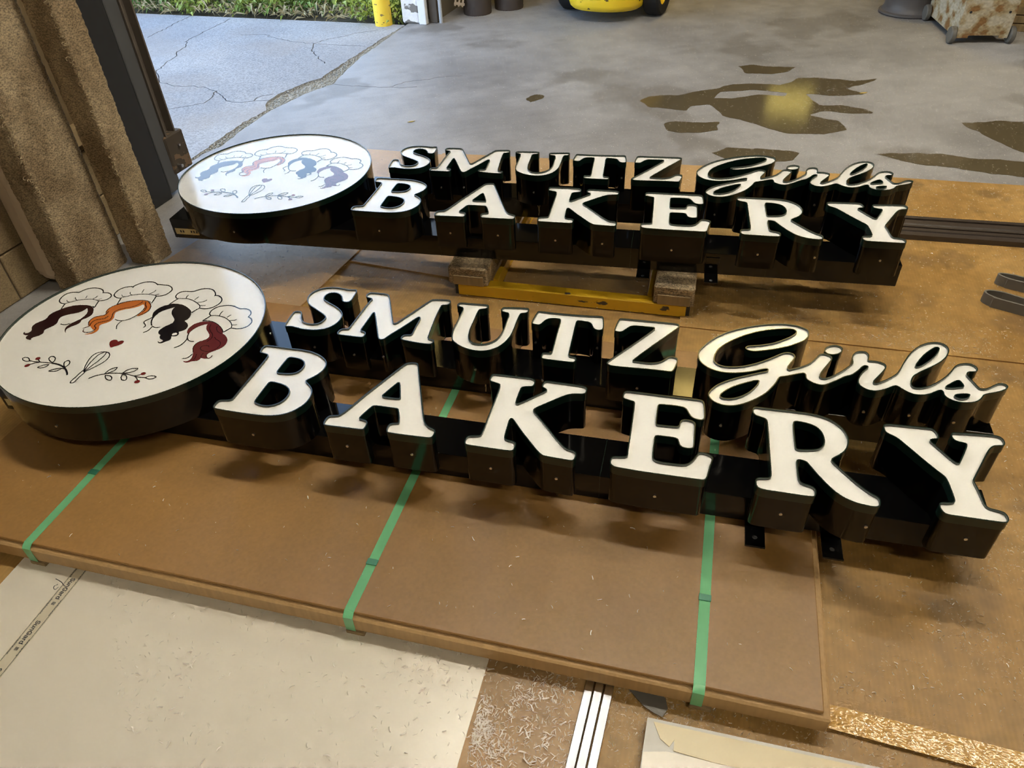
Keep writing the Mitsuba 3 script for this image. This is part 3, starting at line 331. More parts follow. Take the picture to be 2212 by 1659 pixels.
CRACKS = [[(-2.504, 6.768), (-2.542, 6.595), (-2.587, 6.383), (-2.649, 6.097)], [(-2.134, 6.561), (-2.191, 6.351), (-2.25, 6.131), (-2.295, 5.963), (-2.265, 5.79), (-2.272, 5.631), (-2.245, 5.511), (-2.264, 5.403), (-2.268, 5.191), (-2.169, 4.944)],
          [(-2.169, 4.944), (-2.046, 4.861), (-1.837, 4.797), (-1.757, 4.724), (-1.682, 4.609), (-1.624, 4.515), (-1.565, 4.47), (-1.444, 4.474), (-1.28, 4.476)], [(-1.938, 4.414), (-1.845, 4.44), (-1.745, 4.479), (-1.723, 4.601), (-1.733, 4.705)],
          [(-1.92, 6.021), (-1.726, 6.006), (-1.627, 5.878), (-1.465, 5.762), (-1.299, 5.67), (-1.108, 5.601), (-.909, 5.536)], [(-1.299, 5.67), (-1.226, 5.78), (-1.138, 5.805), (-1.013, 5.91), (-.877, 5.949)],
          [(-1.299, 5.67), (-1.276, 5.487), (-1.206, 5.324), (-1.138, 5.169)], [(-1.444, 4.474), (-1.442, 4.543), (-1.357, 4.587)]]
INNER = [[(-1.03, 4.705), (-.89, 4.658), (-.769, 4.615), (-.642, 4.588), (-.554, 4.678), (-.458, 4.693), (-.343, 4.736), (-.204, 4.743)], [(-.642, 4.588), (-.56, 4.56), (-.48, 4.57)]]
def jag(pts, step=.03, amp=.012):
    L = LineString(pts); n = max(3, int(L.length / step)); q = np.array([L.interpolate(i / n, normalized=True).coords[0] for i in range(n + 1)])
    q[1:-1] += cr_rng.normal(0, amp * .5, (n - 1, 2)); return q
inv = np.linalg.inv(WF)
def to_w(p): p = np.asarray(p, float); return (inv @ np.c_[p, np.zeros(len(p)), np.ones(len(p))].T).T[:, :2]
floor_poly = Polygon([(-4.2, -.19), *zip(ss, edge_in), (9.6, -.19), (9.6, 8.2), (-4.2, 8.2)]).buffer(0)
add('floor', wslab(floor_poly.difference(unary_union([LineString(to_w(jag(c))).buffer(.0022, cap_style=2) for c in INNER])), -.12, 0), 'concrete', 'worn grey concrete floor of the workshop, dusty and stained', kind='structure')
pave = Polygon([(-6, -14), (3.98, -14), (3.98, -.3), *[(s, e) for s, e in zip(ss[::-1], edge_out[::-1]) if s < 3.98], (1.0, -.2), (-6, -.2)]).buffer(0)
cuts = unary_union([LineString(to_w(jag(c))).buffer(.0034, cap_style=2) for c in CRACKS])
for i, p in enumerate(polys(pave.difference(cuts))):
    add(num('pavement', i), wslab(p, -.05, -.004), 'pavement_concrete', 'cracked pale concrete yard outside the door' if i == 0 else None, kind='structure')
add('yard_soil', wslab(sbox(-6, -14, 9.5, -.19), -.12, -.045), 'soil', 'dark earth under the yard and the weeds', kind='structure')
stones = [wslab(Polygon([*zip(ss, edge_in + .004), *zip(ss[::-1], edge_out[::-1] - .004)]).buffer(0), -.06, -.020)]
ico = trimesh.creation.icosphere(0, 1.0)
for _ in range(5200):
    s = rng.uniform(1.03, 3.96); i = int((s - 1.0) / .008); a, b = edge_out[i], edge_in[i]
    d = rng.uniform(a - .004, b + .003); r = rng.uniform(.002, .006) * (1.6 if rng.random() < .06 else 1)
    stones.append(trimesh.Trimesh(ico.vertices * rng.uniform(.6, 1.2, (1, 3)) * r + W(s, d, -.020 + rng.uniform(0, .012)), ico.faces, process=False))
add('broken_gravel', join(stones), 'gravel', 'crumbled concrete and grit in the joint between floor and yard', 'gravel', kind='stuff', smooth=False)

# walls: the one with the door on the left, and the rest of the room around the camera
left = [wbox(-4.2, -1.72, -.2, 0, 0, TOP), wbox(-1.72, .66, -.2, -.055, 0, .36), wbox(-1.72, .66, -.2, -.06, .36, TOP), wbox(.66, DOOR0, -.2, -.12, 0, TOP),
        wbox(DOOR0, DOOR1, -.2, 0, HEAD, TOP), wbox(4.16, 9.6, -.2, 0, 0, TOP)]
add('wall_left', join(left), 'wall_paint', 'dim brown wall beside the open door', kind='structure')
add('wall_left__mortar', join([wbox(-1.72, .66, -.055, -.006, 0, .358)]), 'mortar')
bi = 0
for c in range(2):
    for j in range(-6, 4):
        s0 = .10 + .356 * j + (.178 if c else 0); a, b = max(s0, -1.72) + .003, min(s0 + .356, .66) - .003
        if b - a < .03: continue
        m = wbox(a, b, -.05, rng.uniform(-.002, .003), .178 * c + .003, .178 * (c + 1) - .003, .003)
        add(num('wall_left__block', bi), m, 'block', smooth=False); bi += 1
add('wall_far', wbox(9.5, 9.7, -.2, 8.2, 0, TOP), 'wall_paint', 'far wall of the workshop', kind='structure')
add('wall_right', wbox(-4.2, 9.7, 8.1, 8.3, 0, TOP), 'wall_paint', 'right wall of the workshop', kind='structure')
add('wall_near', wbox(-4.4, -4.2, -.2, 8.3, 0, TOP), 'wall_paint', 'wall behind the camera', kind='structure')
add('ceiling', wbox(-4.4, 9.7, -.2, 8.3, TOP, TOP + .15), 'ceiling_paint', 'workshop ceiling', kind='structure')
# door surround
add('door_1', join([wbox(DOOR0, DOOR1, -.14, -.02, HEAD - .22, HEAD, .02)]), 'grey_steel', 'rolled up overhead door above the opening', kind='structure')
add('white_jamb', wbox(4.0, 4.16, -.24, -.1, 0, TOP, .012), 'white_masonry', 'white painted masonry pier with flaking paint at the far side of the door', 'pier')
add('white_jamb__strip', wbox(3.985, 4.03, -.095, -.035, 0, TOP, .004), 'white_paint', 'white steel strip')
add('white_jamb__channel', wbox(4.05, 4.15, -.035, .03, 0, TOP, .004), 'brown_steel', 'dark rusty channel')
add('grey_conduit', cyl(W(4.06, .055), W(4.06, .055, TOP), .014, 16), 'grey_pipe', 'thin grey pipe standing beside the white pier', 'pipe')
# near jamb
add('steel_column', wbox(.672, .972, -.118, -.002, 0, TOP, .003), 'black_steel', 'black steel column between the carpet posts and the door track', 'column')
tr = wbox(.975, 1.046, -.05, -.002, .02, HEAD, .003)
add('door_track', tr, 'grey_steel', 'grey steel door track with a slotted guide at the near side of the opening', 'door track')
guide = Polygon([(1.048, -.06), (1.122, -.06), (1.122, .004), (1.114, .004), (1.114, -.052), (1.056, -.052), (1.056, .004), (1.048, .004)])
g = wslab(sbox(1.048, -.05, 1.056, .004), .25, HEAD); g2 = wslab(sbox(1.056, -.05, 1.122, -.042), .25, HEAD); g3 = wslab(sbox(1.114, -.042, 1.122, -.004), .25, HEAD)
add('door_track__guide', join([g, g2, g3]), 'brown_steel', 'dark slotted guide')
for i in range(12):
    z = .545 + .098 * (i - 1)
    add(num('door_track__slot', i), wbox(1.076, 1.084, -.042, -.036, z - .026, z + .026, .002), 'zinc', 'bright slot in the guide' if i == 0 else None)
for i in range(6):
    z = .59 + .196 * i; add(num('door_track__rivet', i), cyl(W(1.08, -.042, z), W(1.08, -.036, z), .004, 10), 'zinc')
add('door_track__foot', wbox(1.03, 1.155, -.10, .006, .085, .255, .006), 'rust_dark', 'rusty block at the foot of the track')
add('door_track__foot_bolt', join([cyl(W(1.06, .006, .12), W(1.06, .03, .12), .008, 8), cyl(W(1.10, .006, .2), W(1.10, .016, .2), .005, 8)]), 'zinc')
# left wall fittings
add('timber_rail', wbox(-1.7, .66, -.058, .045, .40, .464, .003), 'timber', 'horizontal brown timber rail fixed across the block wall', 'rail')
add('timber_stud', wbox(.312, .345, -.055, .03, .466, 2.4, .002), 'red_timber', 'reddish brown upright stud standing on the timber rail', 'stud')
add('wall_board', wbox(.462, .668, -.055, -.01, .36, TOP, .002), 'ply_wall', 'dark brown wall board between the two carpet wrapped posts', 'board')
m = trimesh.creation.capsule(height=.9, radius=.055, count=[24, 24]); m.apply_translation([0, 0, .055]); v = m.vertices
v += (meshkit.fbm(v * 22, 3, 3)[:, None] - .5) * .04 * np.array([1, 1, .6]); m.vertices = v; m.apply_translation([.235, .055, .475]); m.apply_transform(WF)
add('cloth_bundle', fixed(m), 'cloth', 'pale crumpled cloth bundle resting on the timber rail', 'cloth', smooth=True)

def carpet_post(key, s0, s1, d0, d1, zt, label, seed, seam):
    n = lambda a: max(2, int(a / .007))
    per = []
    for (x0, y0), (x1, y1) in [((s0, d0), (s1, d0)), ((s1, d0), (s1, d1)), ((s1, d1), (s0, d1)), ((s0, d1), (s0, d0))]:
        k = n(math.hypot(x1 - x0, y1 - y0)); per += [(x0 + (x1 - x0) * i / k, y0 + (y1 - y0) * i / k) for i in range(k)]
    per = np.array(per); c = np.array([(s0 + s1) / 2, (d0 + d1) / 2]); half = np.array([(s1 - s0) / 2, (d1 - d0) / 2])
    q = (per - c) / half; q *= (1 / np.maximum(1, (np.abs(q) ** 8).sum(1) ** (1 / 8)))[:, None]; per = c + q * half     # rounded corners
    zs = np.arange(.001, zt, .008); P = len(per)
    V = np.concatenate([np.c_[per, np.full(P, z)] for z in zs]); out = np.tile((per - c) / np.linalg.norm(per - c, axis=1, keepdims=True), (len(zs), 1))
    h = (meshkit.noise(V * 160, seed) - .4) * .006 + (meshkit.fbm(V * 17, 3, seed + 1) - .5) * .006
    V[:, :2] += out * h[:, None]
    i, j = np.meshgrid(np.arange(len(zs) - 1), np.arange(P), indexing='ij'); a, b = i * P + j, i * P + (j + 1) % P
    f = np.stack([a, b, b + P, a + P], -1).reshape(-1, 4); f = np.vstack([f[:, [0, 1, 2]], f[:, [0, 2, 3]]])
    m = trimesh.Trimesh(V, f, process=False); m.apply_transform(WF); m.invert()
    add(key, m, 'carpet', label, 'carpeted post', smooth=True)
    r = np.random.default_rng(seed); loops = []
    for _ in range(260):
        z = r.uniform(.01, min(zt, 1.15)); p = np.array([seam[0], seam[1], z]) + r.normal(0, .004, 3); t = np.linspace(0, r.uniform(3.5, 6.2), 9); R = r.uniform(.003, .007)
        e1 = r.normal(0, 1, 3); e1 /= np.linalg.norm(e1); e2 = np.cross(e1, r.normal(0, 1, 3)); e2 /= np.linalg.norm(e2)
        loops.append(tube(p + R * (np.cos(t)[:, None] * e1 + np.sin(t)[:, None] * e2), .0012, 4))
    L = join(loops); L.apply_transform(WF); add(key + '__frayed_yarn', L, 'yarn', 'frayed loops of carpet yarn along the seam', kind='stuff')
carpet_post('carpet_post', .20, .447, .07, .2, 2.3, 'wide post wrapped in tan carpet, the one nearer the camera by the block wall', 21, (.205, .2))
carpet_post('carpet_post_001', .432, .548, .215, .33, 2.3, 'slim post wrapped in tan carpet beside the black steel column', 33, (.434, .33))
# lamps under the ceiling and yellowed panels (outside the frame; their light, shadows and reflections are in the picture)
def lamp(key, s, d, ln, wd, label, rad):
    add(key, wbox(s - wd / 2 - .05, s + wd / 2 + .05, d - ln / 2, d + ln / 2, TOP - .09, TOP - .02, .01), 'housing', label, 'ceiling lamp')
    add(key + '__tube', wbox(s - wd / 2, s + wd / 2, d - ln / 2 + .03, d + ln / 2 - .03, TOP - .098, TOP - .0905), 'housing'); scene[key + '__tube']['emitter'] = {'type': 'area', 'radiance': rgb(*rad)}
lamp('ceiling_lamp', .6, 2.2, 2.4, .10, 'long narrow ceiling lamp right above the near sign', LAMP_MAIN)
lamp('ceiling_lamp_001', 1.75, 5.1, 2.4, .10, 'long narrow ceiling lamp above the cardboard on the right', LAMP_SIDE)
lamp('ceiling_lamp_002', -2.9, 4.2, 2.4, .10, 'long narrow ceiling lamp behind the camera', LAMP_SIDE)
add('amber_lamp', wbox(4.5, 6.2, 1.8, 3.7, TOP - .1, TOP - .02, .02), 'housing', 'wide amber lamp panel under the far part of the ceiling', 'ceiling lamp')
for i, (s, d0, d1) in enumerate(((5.55, 2.0, 3.55), (5.72, 1.9, 3.6), (5.89, 2.1, 3.6), (6.06, 1.9, 2.9), (4.66, 2.1, 2.6), (4.84, 2.0, 2.5))):
    add(num('amber_lamp__tube', i), wbox(s - .065, s + .065, d0, d1, TOP - .112, TOP - .1005), 'housing'); scene[num('amber_lamp__tube', i)]['emitter'] = {'type': 'area', 'radiance': rgb(*LAMP_AMBER)}
add('window_1', wbox(9.44, 9.49, 2.5, 3.12, 2.13, 2.29, .01), 'housing', 'yellowed translucent window panel high in the far wall', kind='structure')
add('window_1__pane', wbox(9.425, 9.439, 2.53, 3.09, 2.17, 2.25), 'housing'); scene['window_1__pane']['emitter'] = {'type': 'area', 'radiance': rgb(*WINDOW_YELLOW)}

# ------------------------------------------------------------------ cardboard laid on the floor
def sheet(key, pts, z0, z1, mt, label, cat='cardboard sheet', group=None):
    add(key, slab(Polygon(pts), z0, z1), mt, label, cat, group)
sheet('cardboard_sheet', [(-1.75, 1.0), (-1.5, 2.25), (.6, 2.15), (2.6, 1.5), (2.3, -.6), (-.9, -.5)], 0, .003, 'kraft_worn', 'large worn brown cardboard sheet lowest on the floor, under all the others in front')
sheet('cardboard_sheet_001', [(-.66, 2.53), (.62, 1.985), (.3, 1.55), (-1.2, 2.0), (-.86, 2.44)], .003, .0065, 'kraft_worn', 'brown cardboard sheet showing between the near sign and the yellow frame')
sheet('cardboard_sheet_002', [(-.28, 3.50), (1.02, 3.17), (.78, 1.93), (-.625, 2.502)], .0065, .010, 'kraft_sheet', 'cardboard sheet under the middle of the far sign and the yellow frame')
sheet('cardboard_sheet_003', [(-.80, 3.64), (-.20, 3.45), (-.80, 2.02), (-1.50, 2.22)], .010, .0135, 'kraft_sheet', 'pale cardboard sheet under the round end of the far sign, beside the carpet posts')
sheet('cardboard_sheet_004', [(.554, 1.944), (2.75, 1.31), (3.0, 2.58), (1.78, 2.936), (.93, 3.19)], .0105, .0145, 'kraft_worn', 'brown cardboard sheet on the right, with the dark rails lying on it')
sheet('cardboard_sheet_005', [(-.3, 2.05), (.62, 1.97), (2.5, 1.42), (1.95, .17), (.2, .76)], .0068, .0104, 'kraft_worn', 'brown cardboard sheet right of the bundle with shiny tape along its near edge')
tp = Polygon([(.30, .772), (1.2, .463), (1.17, .415), (.285, .728)]); add('cardboard_sheet_005__packing_tape', slab(tp, .0105, .0109), 'tape_gold', 'shiny tan packing tape')
tp2 = Polygon([(1.2, .463), (1.93, .212), (1.905, .168), (1.17, .415)]); add('cardboard_sheet_005__packing_tape_001', slab(tp2, .0105, .0109), 'tape_gold')
sheet('cardboard_strip', [(-.25, .36), (.012, .40), (.165, .88), (-.06, .95)], .0035, .0075, 'kraft_sheet', 'narrow brown cardboard strip covered with shavings between the white sheet and the metal bars')
sheet('plastic_sheet', [(-1.42, .35), (-.215, .33), (.0, 1.08), (-1.14, 1.36)], .0078, .0105, 'white_sheet', 'large cream white plastic sheet on the floor under the front edge of the bundle', 'plastic sheet')
# its printed tape: local x runs along the tape from its far end, reading towards the camera's left
ta, tb = np.array([-1.041, 1.106]), np.array([-1.1145, .836]); tv = (tb - ta) / np.linalg.norm(tb - ta); TF = np.eye(4); TF[:2, 0] = tv; TF[:2, 1] = [-tv[1], tv[0]]; TF[:3, 3] = [*ta, 0]
add('plastic_sheet__printed_tape', box(-.25, .72, -.0165, .0165, .0106, .0108), 'tape_clear', 'clear tape with black print', F=TF)
ink = []
for y in (-.0135, .0135): ink.append(box(-.25, .72, y - .0005, y + .0005, .0109, .01105))
for k in range(9):
    x = -.2 + k * .1
    for y in (-.0115, .0118):
        for q in range(8): ink.append(box(x + q * .0052, x + q * .0052 + .0038, y - .0006, y + .0006, .0109, .01105))
for k in range(7):
    t = meshkit.text_mesh('SunGard', .0105, .0002, True); t.apply_translation([-.19 + k * .115, -.0052, .0109]); ink.append(t)
    for q in range(3): ink.append(box(-.19 + k * .115 + .066, -.19 + k * .115 + .074, -.004 + q * .003, -.0022 + q * .003, .0109, .01105))
add('plastic_sheet__print', join(ink), 'print_ink', 'black printed lettering on the tape', F=TF)
mk = tube(np.c_[spline([(-1.095, 1.068), (-1.078, 1.058), (-1.064, 1.045)]), np.full(13, .0108)], .0009, 4); mk2 = tube(np.c_[spline([(-1.083, 1.052), (-1.09, 1.046), (-1.084, 1.038), (-1.078, 1.044)]), np.full(19, .0108)], .0007, 4)
add('plastic_sheet__pen_mark', join([mk, mk2]), 'print_ink', 'small handwritten mark')
for i, x in enumerate((0.0, .0195, .039)):
    a = np.array([.130 + x * .96, .757 - x * .28]); m = box(-.0085, .0085, -.55, .06, .0076, .0076 + (.006, .009, .006)[i], .0008); m.apply_transform(frame(a[0], a[1], 0, -19.2))
    add(num('metal_bar', i), m, 'bar_metal', ('flat silver metal bar on the floor, leftmost of three by the cardboard strip', 'narrow golden metal bar in the middle of three on the floor', 'flat silver metal bar on the floor, rightmost of three')[i], 'metal bar', smooth=False)
sheet('white_panel', [(.226, .664), (1.0, .445), (.86, -.02), (.075, .20)], .0106, .0205, 'panel_edge', 'white panel with torn protective film lying at the bottom right', 'panel')
fp = [(.243, .648), (.99, .437), (.85, -.01), (.092, .2), (.205, .612), (.222, .622), (.228, .609), (.24, .617), (.247, .604)]
add('white_panel__protective_film', slab(Polygon([(.250, .598), (.70, .470), (.98, .39), (.85, -.01), (.095, .2), (.206, .600)]), .0206, .0212), 'panel_white', 'cream protective film')
add('white_panel__torn_film', slab(Polygon([(.236, .654), (.99, .440), (.978, .392), (.70, .472), (.33, .574), (.262, .598), (.268, .618), (.256, .606), (.242, .622)]), .0206, .0224), 'film', 'torn yellowed strip of film')
sc = Polygon(wobble([(.19, .745), (.262, .735), (.275, .69), (.258, .668), (.232, .688)], .008, 30, 3)); add('plastic_scrap', slab(sc, .0078, .009), 'grey_rubber', 'dark grey scrap on the floor beneath the bundle, above the white panel', 'scrap')

# ------------------------------------------------------------------ the strapped bundle
bw, bd = 2.14, 1.075
labels['cardboard_bundle'] = {'label': 'strapped bundle of flat brown cardboard under the near sign', 'category': 'cardboard bundle'}
add('cardboard_bundle__tray', box(-bw, 0, 0, bd, .021, .065, .004), 'kraft_tray', 'lighter cardboard tray', F=SF)
add('cardboard_bundle__top_sheet', box(-bw + .012, -.014, .011, bd - .010, .0653, .0745, .0015), 'kraft_top', 'flat brown top sheet', F=SF)
for i, x in enumerate((-1.785, -.962, -.238)):
    add(num('cardboard_bundle__runner', i), box(x - .012, x + .03, -.004, bd - .01, .0105, .0208, .001), 'timber', 'thin wooden runner' if i == 0 else None, F=SF)
    hw = .0112; prof = [(bd + .002, .03), (bd - .002, .0705), (bd - .012, .0757), (.012, .0757), (.004, .0715), (-.0016, .066), (-.0022, .022), (.02, .0185)]
    prof = np.array(prof); back = prof + [0, .0009]; back[:, 1] = prof[:, 1] - .0008; back[:, 0] = prof[:, 0] + np.array([-.0008, -.0006, 0, 0, .0005, .0008, .0008, 0])
    pp = Polygon(np.vstack([prof, back[::-1]])).buffer(0); m = slab(pp, -hw, hw); v = m.vertices.copy(); m.vertices = np.c_[v[:, 2] + x, v[:, 0], v[:, 1]]; fixed(m)
    add(num('cardboard_bundle__strap', i), m, 'strap_green', 'green plastic strap' if i == 0 else None, F=SF, smooth=25)
    y = (.235, .13, .20)[i]
    add(num('cardboard_bundle__strap_seal', i), box(x - hw - .0015, x + hw + .0015, y, y + .016, .0756, .0782, .0006), 'strap_seal', 'strap seal' if i == 0 else None, F=SF)

# ------------------------------------------------------------------ the two signs
DEP, CAP = .115, .022
def can(poly, cap=CAP, lip=.0024, rec=.0055):
    inner = poly.buffer(-lip)
    body = slab(poly.buffer(-.0016), -DEP, -cap); trim = slab(poly.difference(inner), -cap, 0); face = slab(inner.buffer(-.0001), -rec - .003, -rec)
    return body, trim, face
def screw(dz, x, y, nx, ny):
    n = np.array([nx, ny, 0.0]); n /= np.linalg.norm(n); p = np.array([x, y, -dz]); return cyl(p - n * .001, p + n * .0022, .0036, 12)
base = 'bakery_sign'
circ = Polygon([(.358 * math.cos(t), .358 * math.sin(t)) for t in np.linspace(0, 2 * np.pi, 160, endpoint=False)])
EL = [((-.0066, -.0040), (.3683 / .358, .3518 / .358)), ((.0042, .0031), (.3547 / .358, .3598 / .358))]
parts = []                                   # (child key, plan mesh, material, label, round?)
def part(key, mesh, mt, label=None, rd=False): parts.append((key, mesh, mt, label, rd))
b, t, f = can(circ, .02)
part('round_cabinet', b, 'black_gloss', 'round black cabinet with a white printed face', True); part('round_cabinet__trim_cap', t, 'trim_green', 'dark green edge trim', True); part('round_cabinet__face', f, 'acrylic', 'round white face', True)
for i, a in enumerate((-91, 20, 135)):
    part(num('round_cabinet__screw', i), screw(.07, .3565 * math.cos(math.radians(a)), .3565 * math.sin(math.radians(a)), math.cos(math.radians(a)), math.sin(math.radians(a))), 'screw_metal', None, True)
LET = {k: Polygon(rnd(dec(r[0]), .005), [rnd(dec(h), .004) for h in r[1:]]).buffer(0) for k, r in LETTERS.items()}
for i, k in enumerate('SMUTZBAKERY'):
    nm = num('letter', i); b, t, f = can(LET[k])
    part(nm, b, 'black_gloss', f'white capital letter {k} with deep black sides'); part(nm + '__trim_cap', t, 'trim_green'); part(nm + '__face', f, 'acrylic')
    for j, q in enumerate(SCREWS.get(k, [])): part(num(nm + '__screw', j), screw(*q), 'screw_metal')
b, t, f = can(LET['G']); part('script_word', b, 'black_gloss', 'white joined script word with deep black sides'); part('script_word__trim_cap', t, 'trim_green'); part('script_word__face', f, 'acrylic')
for j, q in enumerate(SCREWS['G']): part(num('script_word__screw', j), screw(*q), 'screw_metal')
b, t, f = can(LET['dot'].buffer(-.001)); part('script_dot', b, 'black_gloss', 'round white dot of the script letter'); part('script_dot__trim_cap', t, 'trim_green'); part('script_dot__face', f, 'acrylic')
def raceway(x0, x1, y0, y1): return box(x0, x1, y0, y1, -DEP - .077, -DEP - .0003, .0012)
part('raceway', raceway(-.359, 2.19, -.214, -.086), 'black_gloss', 'long black metal box carrying the lower row of letters'); part('raceway_001', raceway(.02, 2.26, .110, .236), 'black_gloss', 'long black metal box carrying the upper row of letters')
part('raceway__seam', join([box(x, x + .0012, -.2145, -.0855, -DEP - .0775, -DEP + .0004) for x in (.69, 1.352, 1.79)]), 'trim_green')
# printed artwork on the round face
arts = {}
for n, w_, s in ARTWORK: arts.setdefault(n, []).append((w_, dec(s)))
ZF = -.0055
def vinyl(shapes, z): return slab(unary_union(shapes), ZF + z, ZF + z + .00025)
def strokes(n): return [LineString(spline(p, 4)).buffer(w_ * .00052, cap_style=1, quad_segs=3) for w_, p in arts[n]]
hole = Polygon(arts['hair2hole'][0][1])
for i in range(4):
    part(num('round_cabinet__chef_hat', i), vinyl(strokes(f'hat{i}'), .0006), 'vinyl_ink', 'outline of a tall chef hat' if i == 0 else None)
    h = Polygon(rnd(arts[f'hair{i}'][0][1], .002)).buffer(0)
    if i == 2: h = h.difference(hole)
    part(num('round_cabinet__hair', i), vinyl([h], .0003), ('vinyl_brown', 'vinyl_orange', 'vinyl_ink', 'vinyl_maroon')[i], ('dark brown hair', 'orange hair', 'black hair', 'auburn hair')[i])
    part(num('round_cabinet__face_line', i), vinyl(strokes(f'face{i}'), .0006), 'vinyl_ink', 'thin drawn face line' if i == 0 else None)
for j, i in enumerate((1, 3)): part(num('round_cabinet__hair_strands', j), vinyl(strokes(f'strand{i}'), .0006), 'vinyl_dark_red', 'dark strand lines in the hair' if j == 0 else None)
part('round_cabinet__heart', vinyl([Polygon(rnd(arts['heart'][0][1], .002)).buffer(0)], .0003), 'vinyl_red', 'small dark red heart')
part('round_cabinet__whisk', vinyl(strokes('whisk'), .0006), 'vinyl_ink', 'drawn whisk')
for i in range(2): part(num('round_cabinet__leafy_twig', i), vinyl(strokes(f'branch{i}'), .0006), 'vinyl_ink', 'drawn leafy twig' if i == 0 else None)
for i in range(4): part(num('round_cabinet__berry', i), vinyl([Polygon(arts[f'berry{i}'][0][1])], .0009), 'vinyl_red', 'red berry' if i == 0 else None)
def bracket(x, y1=-.287): return join([box(x, x + .043, y1, -.2145, -.192, -.1885, .0005), box(x, x + .043, -.2175, -.2145, -.192, -.13, .0005), box(x, x + .043, y1 - .0015, y1 + .0015, -.1915, -.1865, .0003)])
NAMES = ['black sign with white letters lying nearest the camera on the cardboard bundle', 'black sign with white letters lying farther back on the yellow steel frame']
for q in range(2):
    root = num(base, q); labels[root] = {'label': NAMES[q], 'category': 'sign', 'group': 'matching bakery signs'}
    (ox, oy), (sx, sy) = EL[q]; E = np.diag([sx, sy, 1, 1.0]); E[:2, 3] = ox, oy
    A = np.eye(4) if q == 0 else np.diag([.3547 / .3683, .3598 / .3518, 1, 1.0])
    if q: A[:2, 3] = .0042 + .0066, .0031 + .0040
    for key, mesh, mt, label, rd in parts:
        art = key.startswith('round_cabinet__') and not rd
        M = SIGN[q] @ (E if rd else A if art else np.eye(4)); k = f'{root}__{key}'
        if q == 0:
            add(k, mesh, mt, label, smooth=30); M2 = M.copy(); M2[:3, 3] *= K; scene[k]['to_world'] = T(M2.tolist())
        else: copy_of(k, f'{base}__{key}', M, label=label)
    for i, x in enumerate(((1.691, 1.855), (1.378, 1.598))[q]):
        k = num(f'{root}__mounting_bracket', i); add(k, bracket(x, -.287 if q == 0 else -.276), 'black_gloss', 'black mounting foot' if i == 0 else None, F=SIGN[q])
        add(k + '__hole', cyl([x + .021, -.262, -.1886], [x + .021, -.262, -.1878], .0055, 14), 'zinc' if q else 'dark', F=SIGN[q])
st = join([box(-.348, -.252, -.2149, -.2143, -.176, -.152)]); tx = join([box(-.34 + i * .011, -.334 + i * .011, -.2153, -.2149, -.168, -.159) for i in (1, 2, 5, 6, 7)])
for q in range(2):
    r = num(base, q); add(f'{r}__raceway__sticker', st, 'label_paper', 'cream sticker on the end of the box', F=SIGN[q]); add(f'{r}__raceway__sticker_print', tx, 'print_ink', F=SIGN[q])
cb = [tube(spline(np.array(p)), .0016, 6) for p in ([(.985, .104, -.10), (.982, .100, -.13), (.988, .104, -.155), (.985, .107, -.18)], [(1.005, .104, -.10), (.992, .098, -.135), (.986, .104, -.16)], [(1.075, .106, -.11), (1.083, .099, -.14), (1.09, .106, -.17)])]
for q in range(2):
    for i, m in enumerate(cb): add(num(f'{num(base, q)}__cable', i), m, 'cable', 'thin cream cable hanging out' if i == 0 else None, F=SIGN[q])

# ------------------------------------------------------------------ the yellow frame and its padded blocks
YF = frame(-.183, 2.216, 0, -15.9)
labels['yellow_frame'] = {'label': 'low yellow steel frame with chipped paint under the far sign', 'category': 'steel frame'}
add('yellow_frame__front_beam', join([box(.012, .80, 0, .006, .0102, .052, .001), box(.012, .80, .006, .045, .046, .052, .001), box(.012, .80, .006, .045, .0102, .016, .001)]), 'yellow_steel', 'chipped yellow front beam', F=YF)
for i, (a, b) in enumerate(((.0, .012), (.80, .812))): add(num('yellow_frame__end_plate', i), join([box(a, b, .004, .05, .0102, .05, .001)]), 'black_steel', F=YF)
for i, (a, b) in enumerate(((.128, .146), (.668, .684))): add(num('yellow_frame__side_rail', i), box(a, b, .046, .85, .0102, .058, .001), 'yellow_steel', F=YF)
def block(x0, x1, y0, y1, z0, z1, seed):
    m = box(x0, x1, y0, y1, z0, z1, .006)
    for _ in range(6): m = m.subdivide_to_size(.010) if _ == 0 else m
    v = m.vertices; c = v.mean(0); n = (v - c) / np.linalg.norm(v - c, axis=1, keepdims=True)
    m.vertices = v + n * ((meshkit.noise(v * 190, seed) - .6) * .0035 + (meshkit.fbm(v * 30, 3, seed) - .6) * .005)[:, None]; return m
add('padded_block', block(-.02, .122, -.004, .62, .053, .1228, 3), 'carpet', 'carpet wrapped wooden block on the left end of the yellow frame, under the far sign', 'block', 'padded blocks', F=YF, smooth=True)
add('padded_block_001', block(.69, .822, -.002, .62, .053, .1228, 5), 'carpet', 'carpet wrapped wooden block on the right end of the yellow frame, under the far sign', 'block', 'padded blocks', F=YF, smooth=True)
add('padded_block__wood_end', box(.0, .108, -.0085, -.004, .056, .092, .001), 'timber', 'bare wood end', F=YF); add('padded_block_001__wood_end', box(.704, .81, -.0065, -.002, .056, .092, .001), 'timber', 'bare wood end', F=YF)

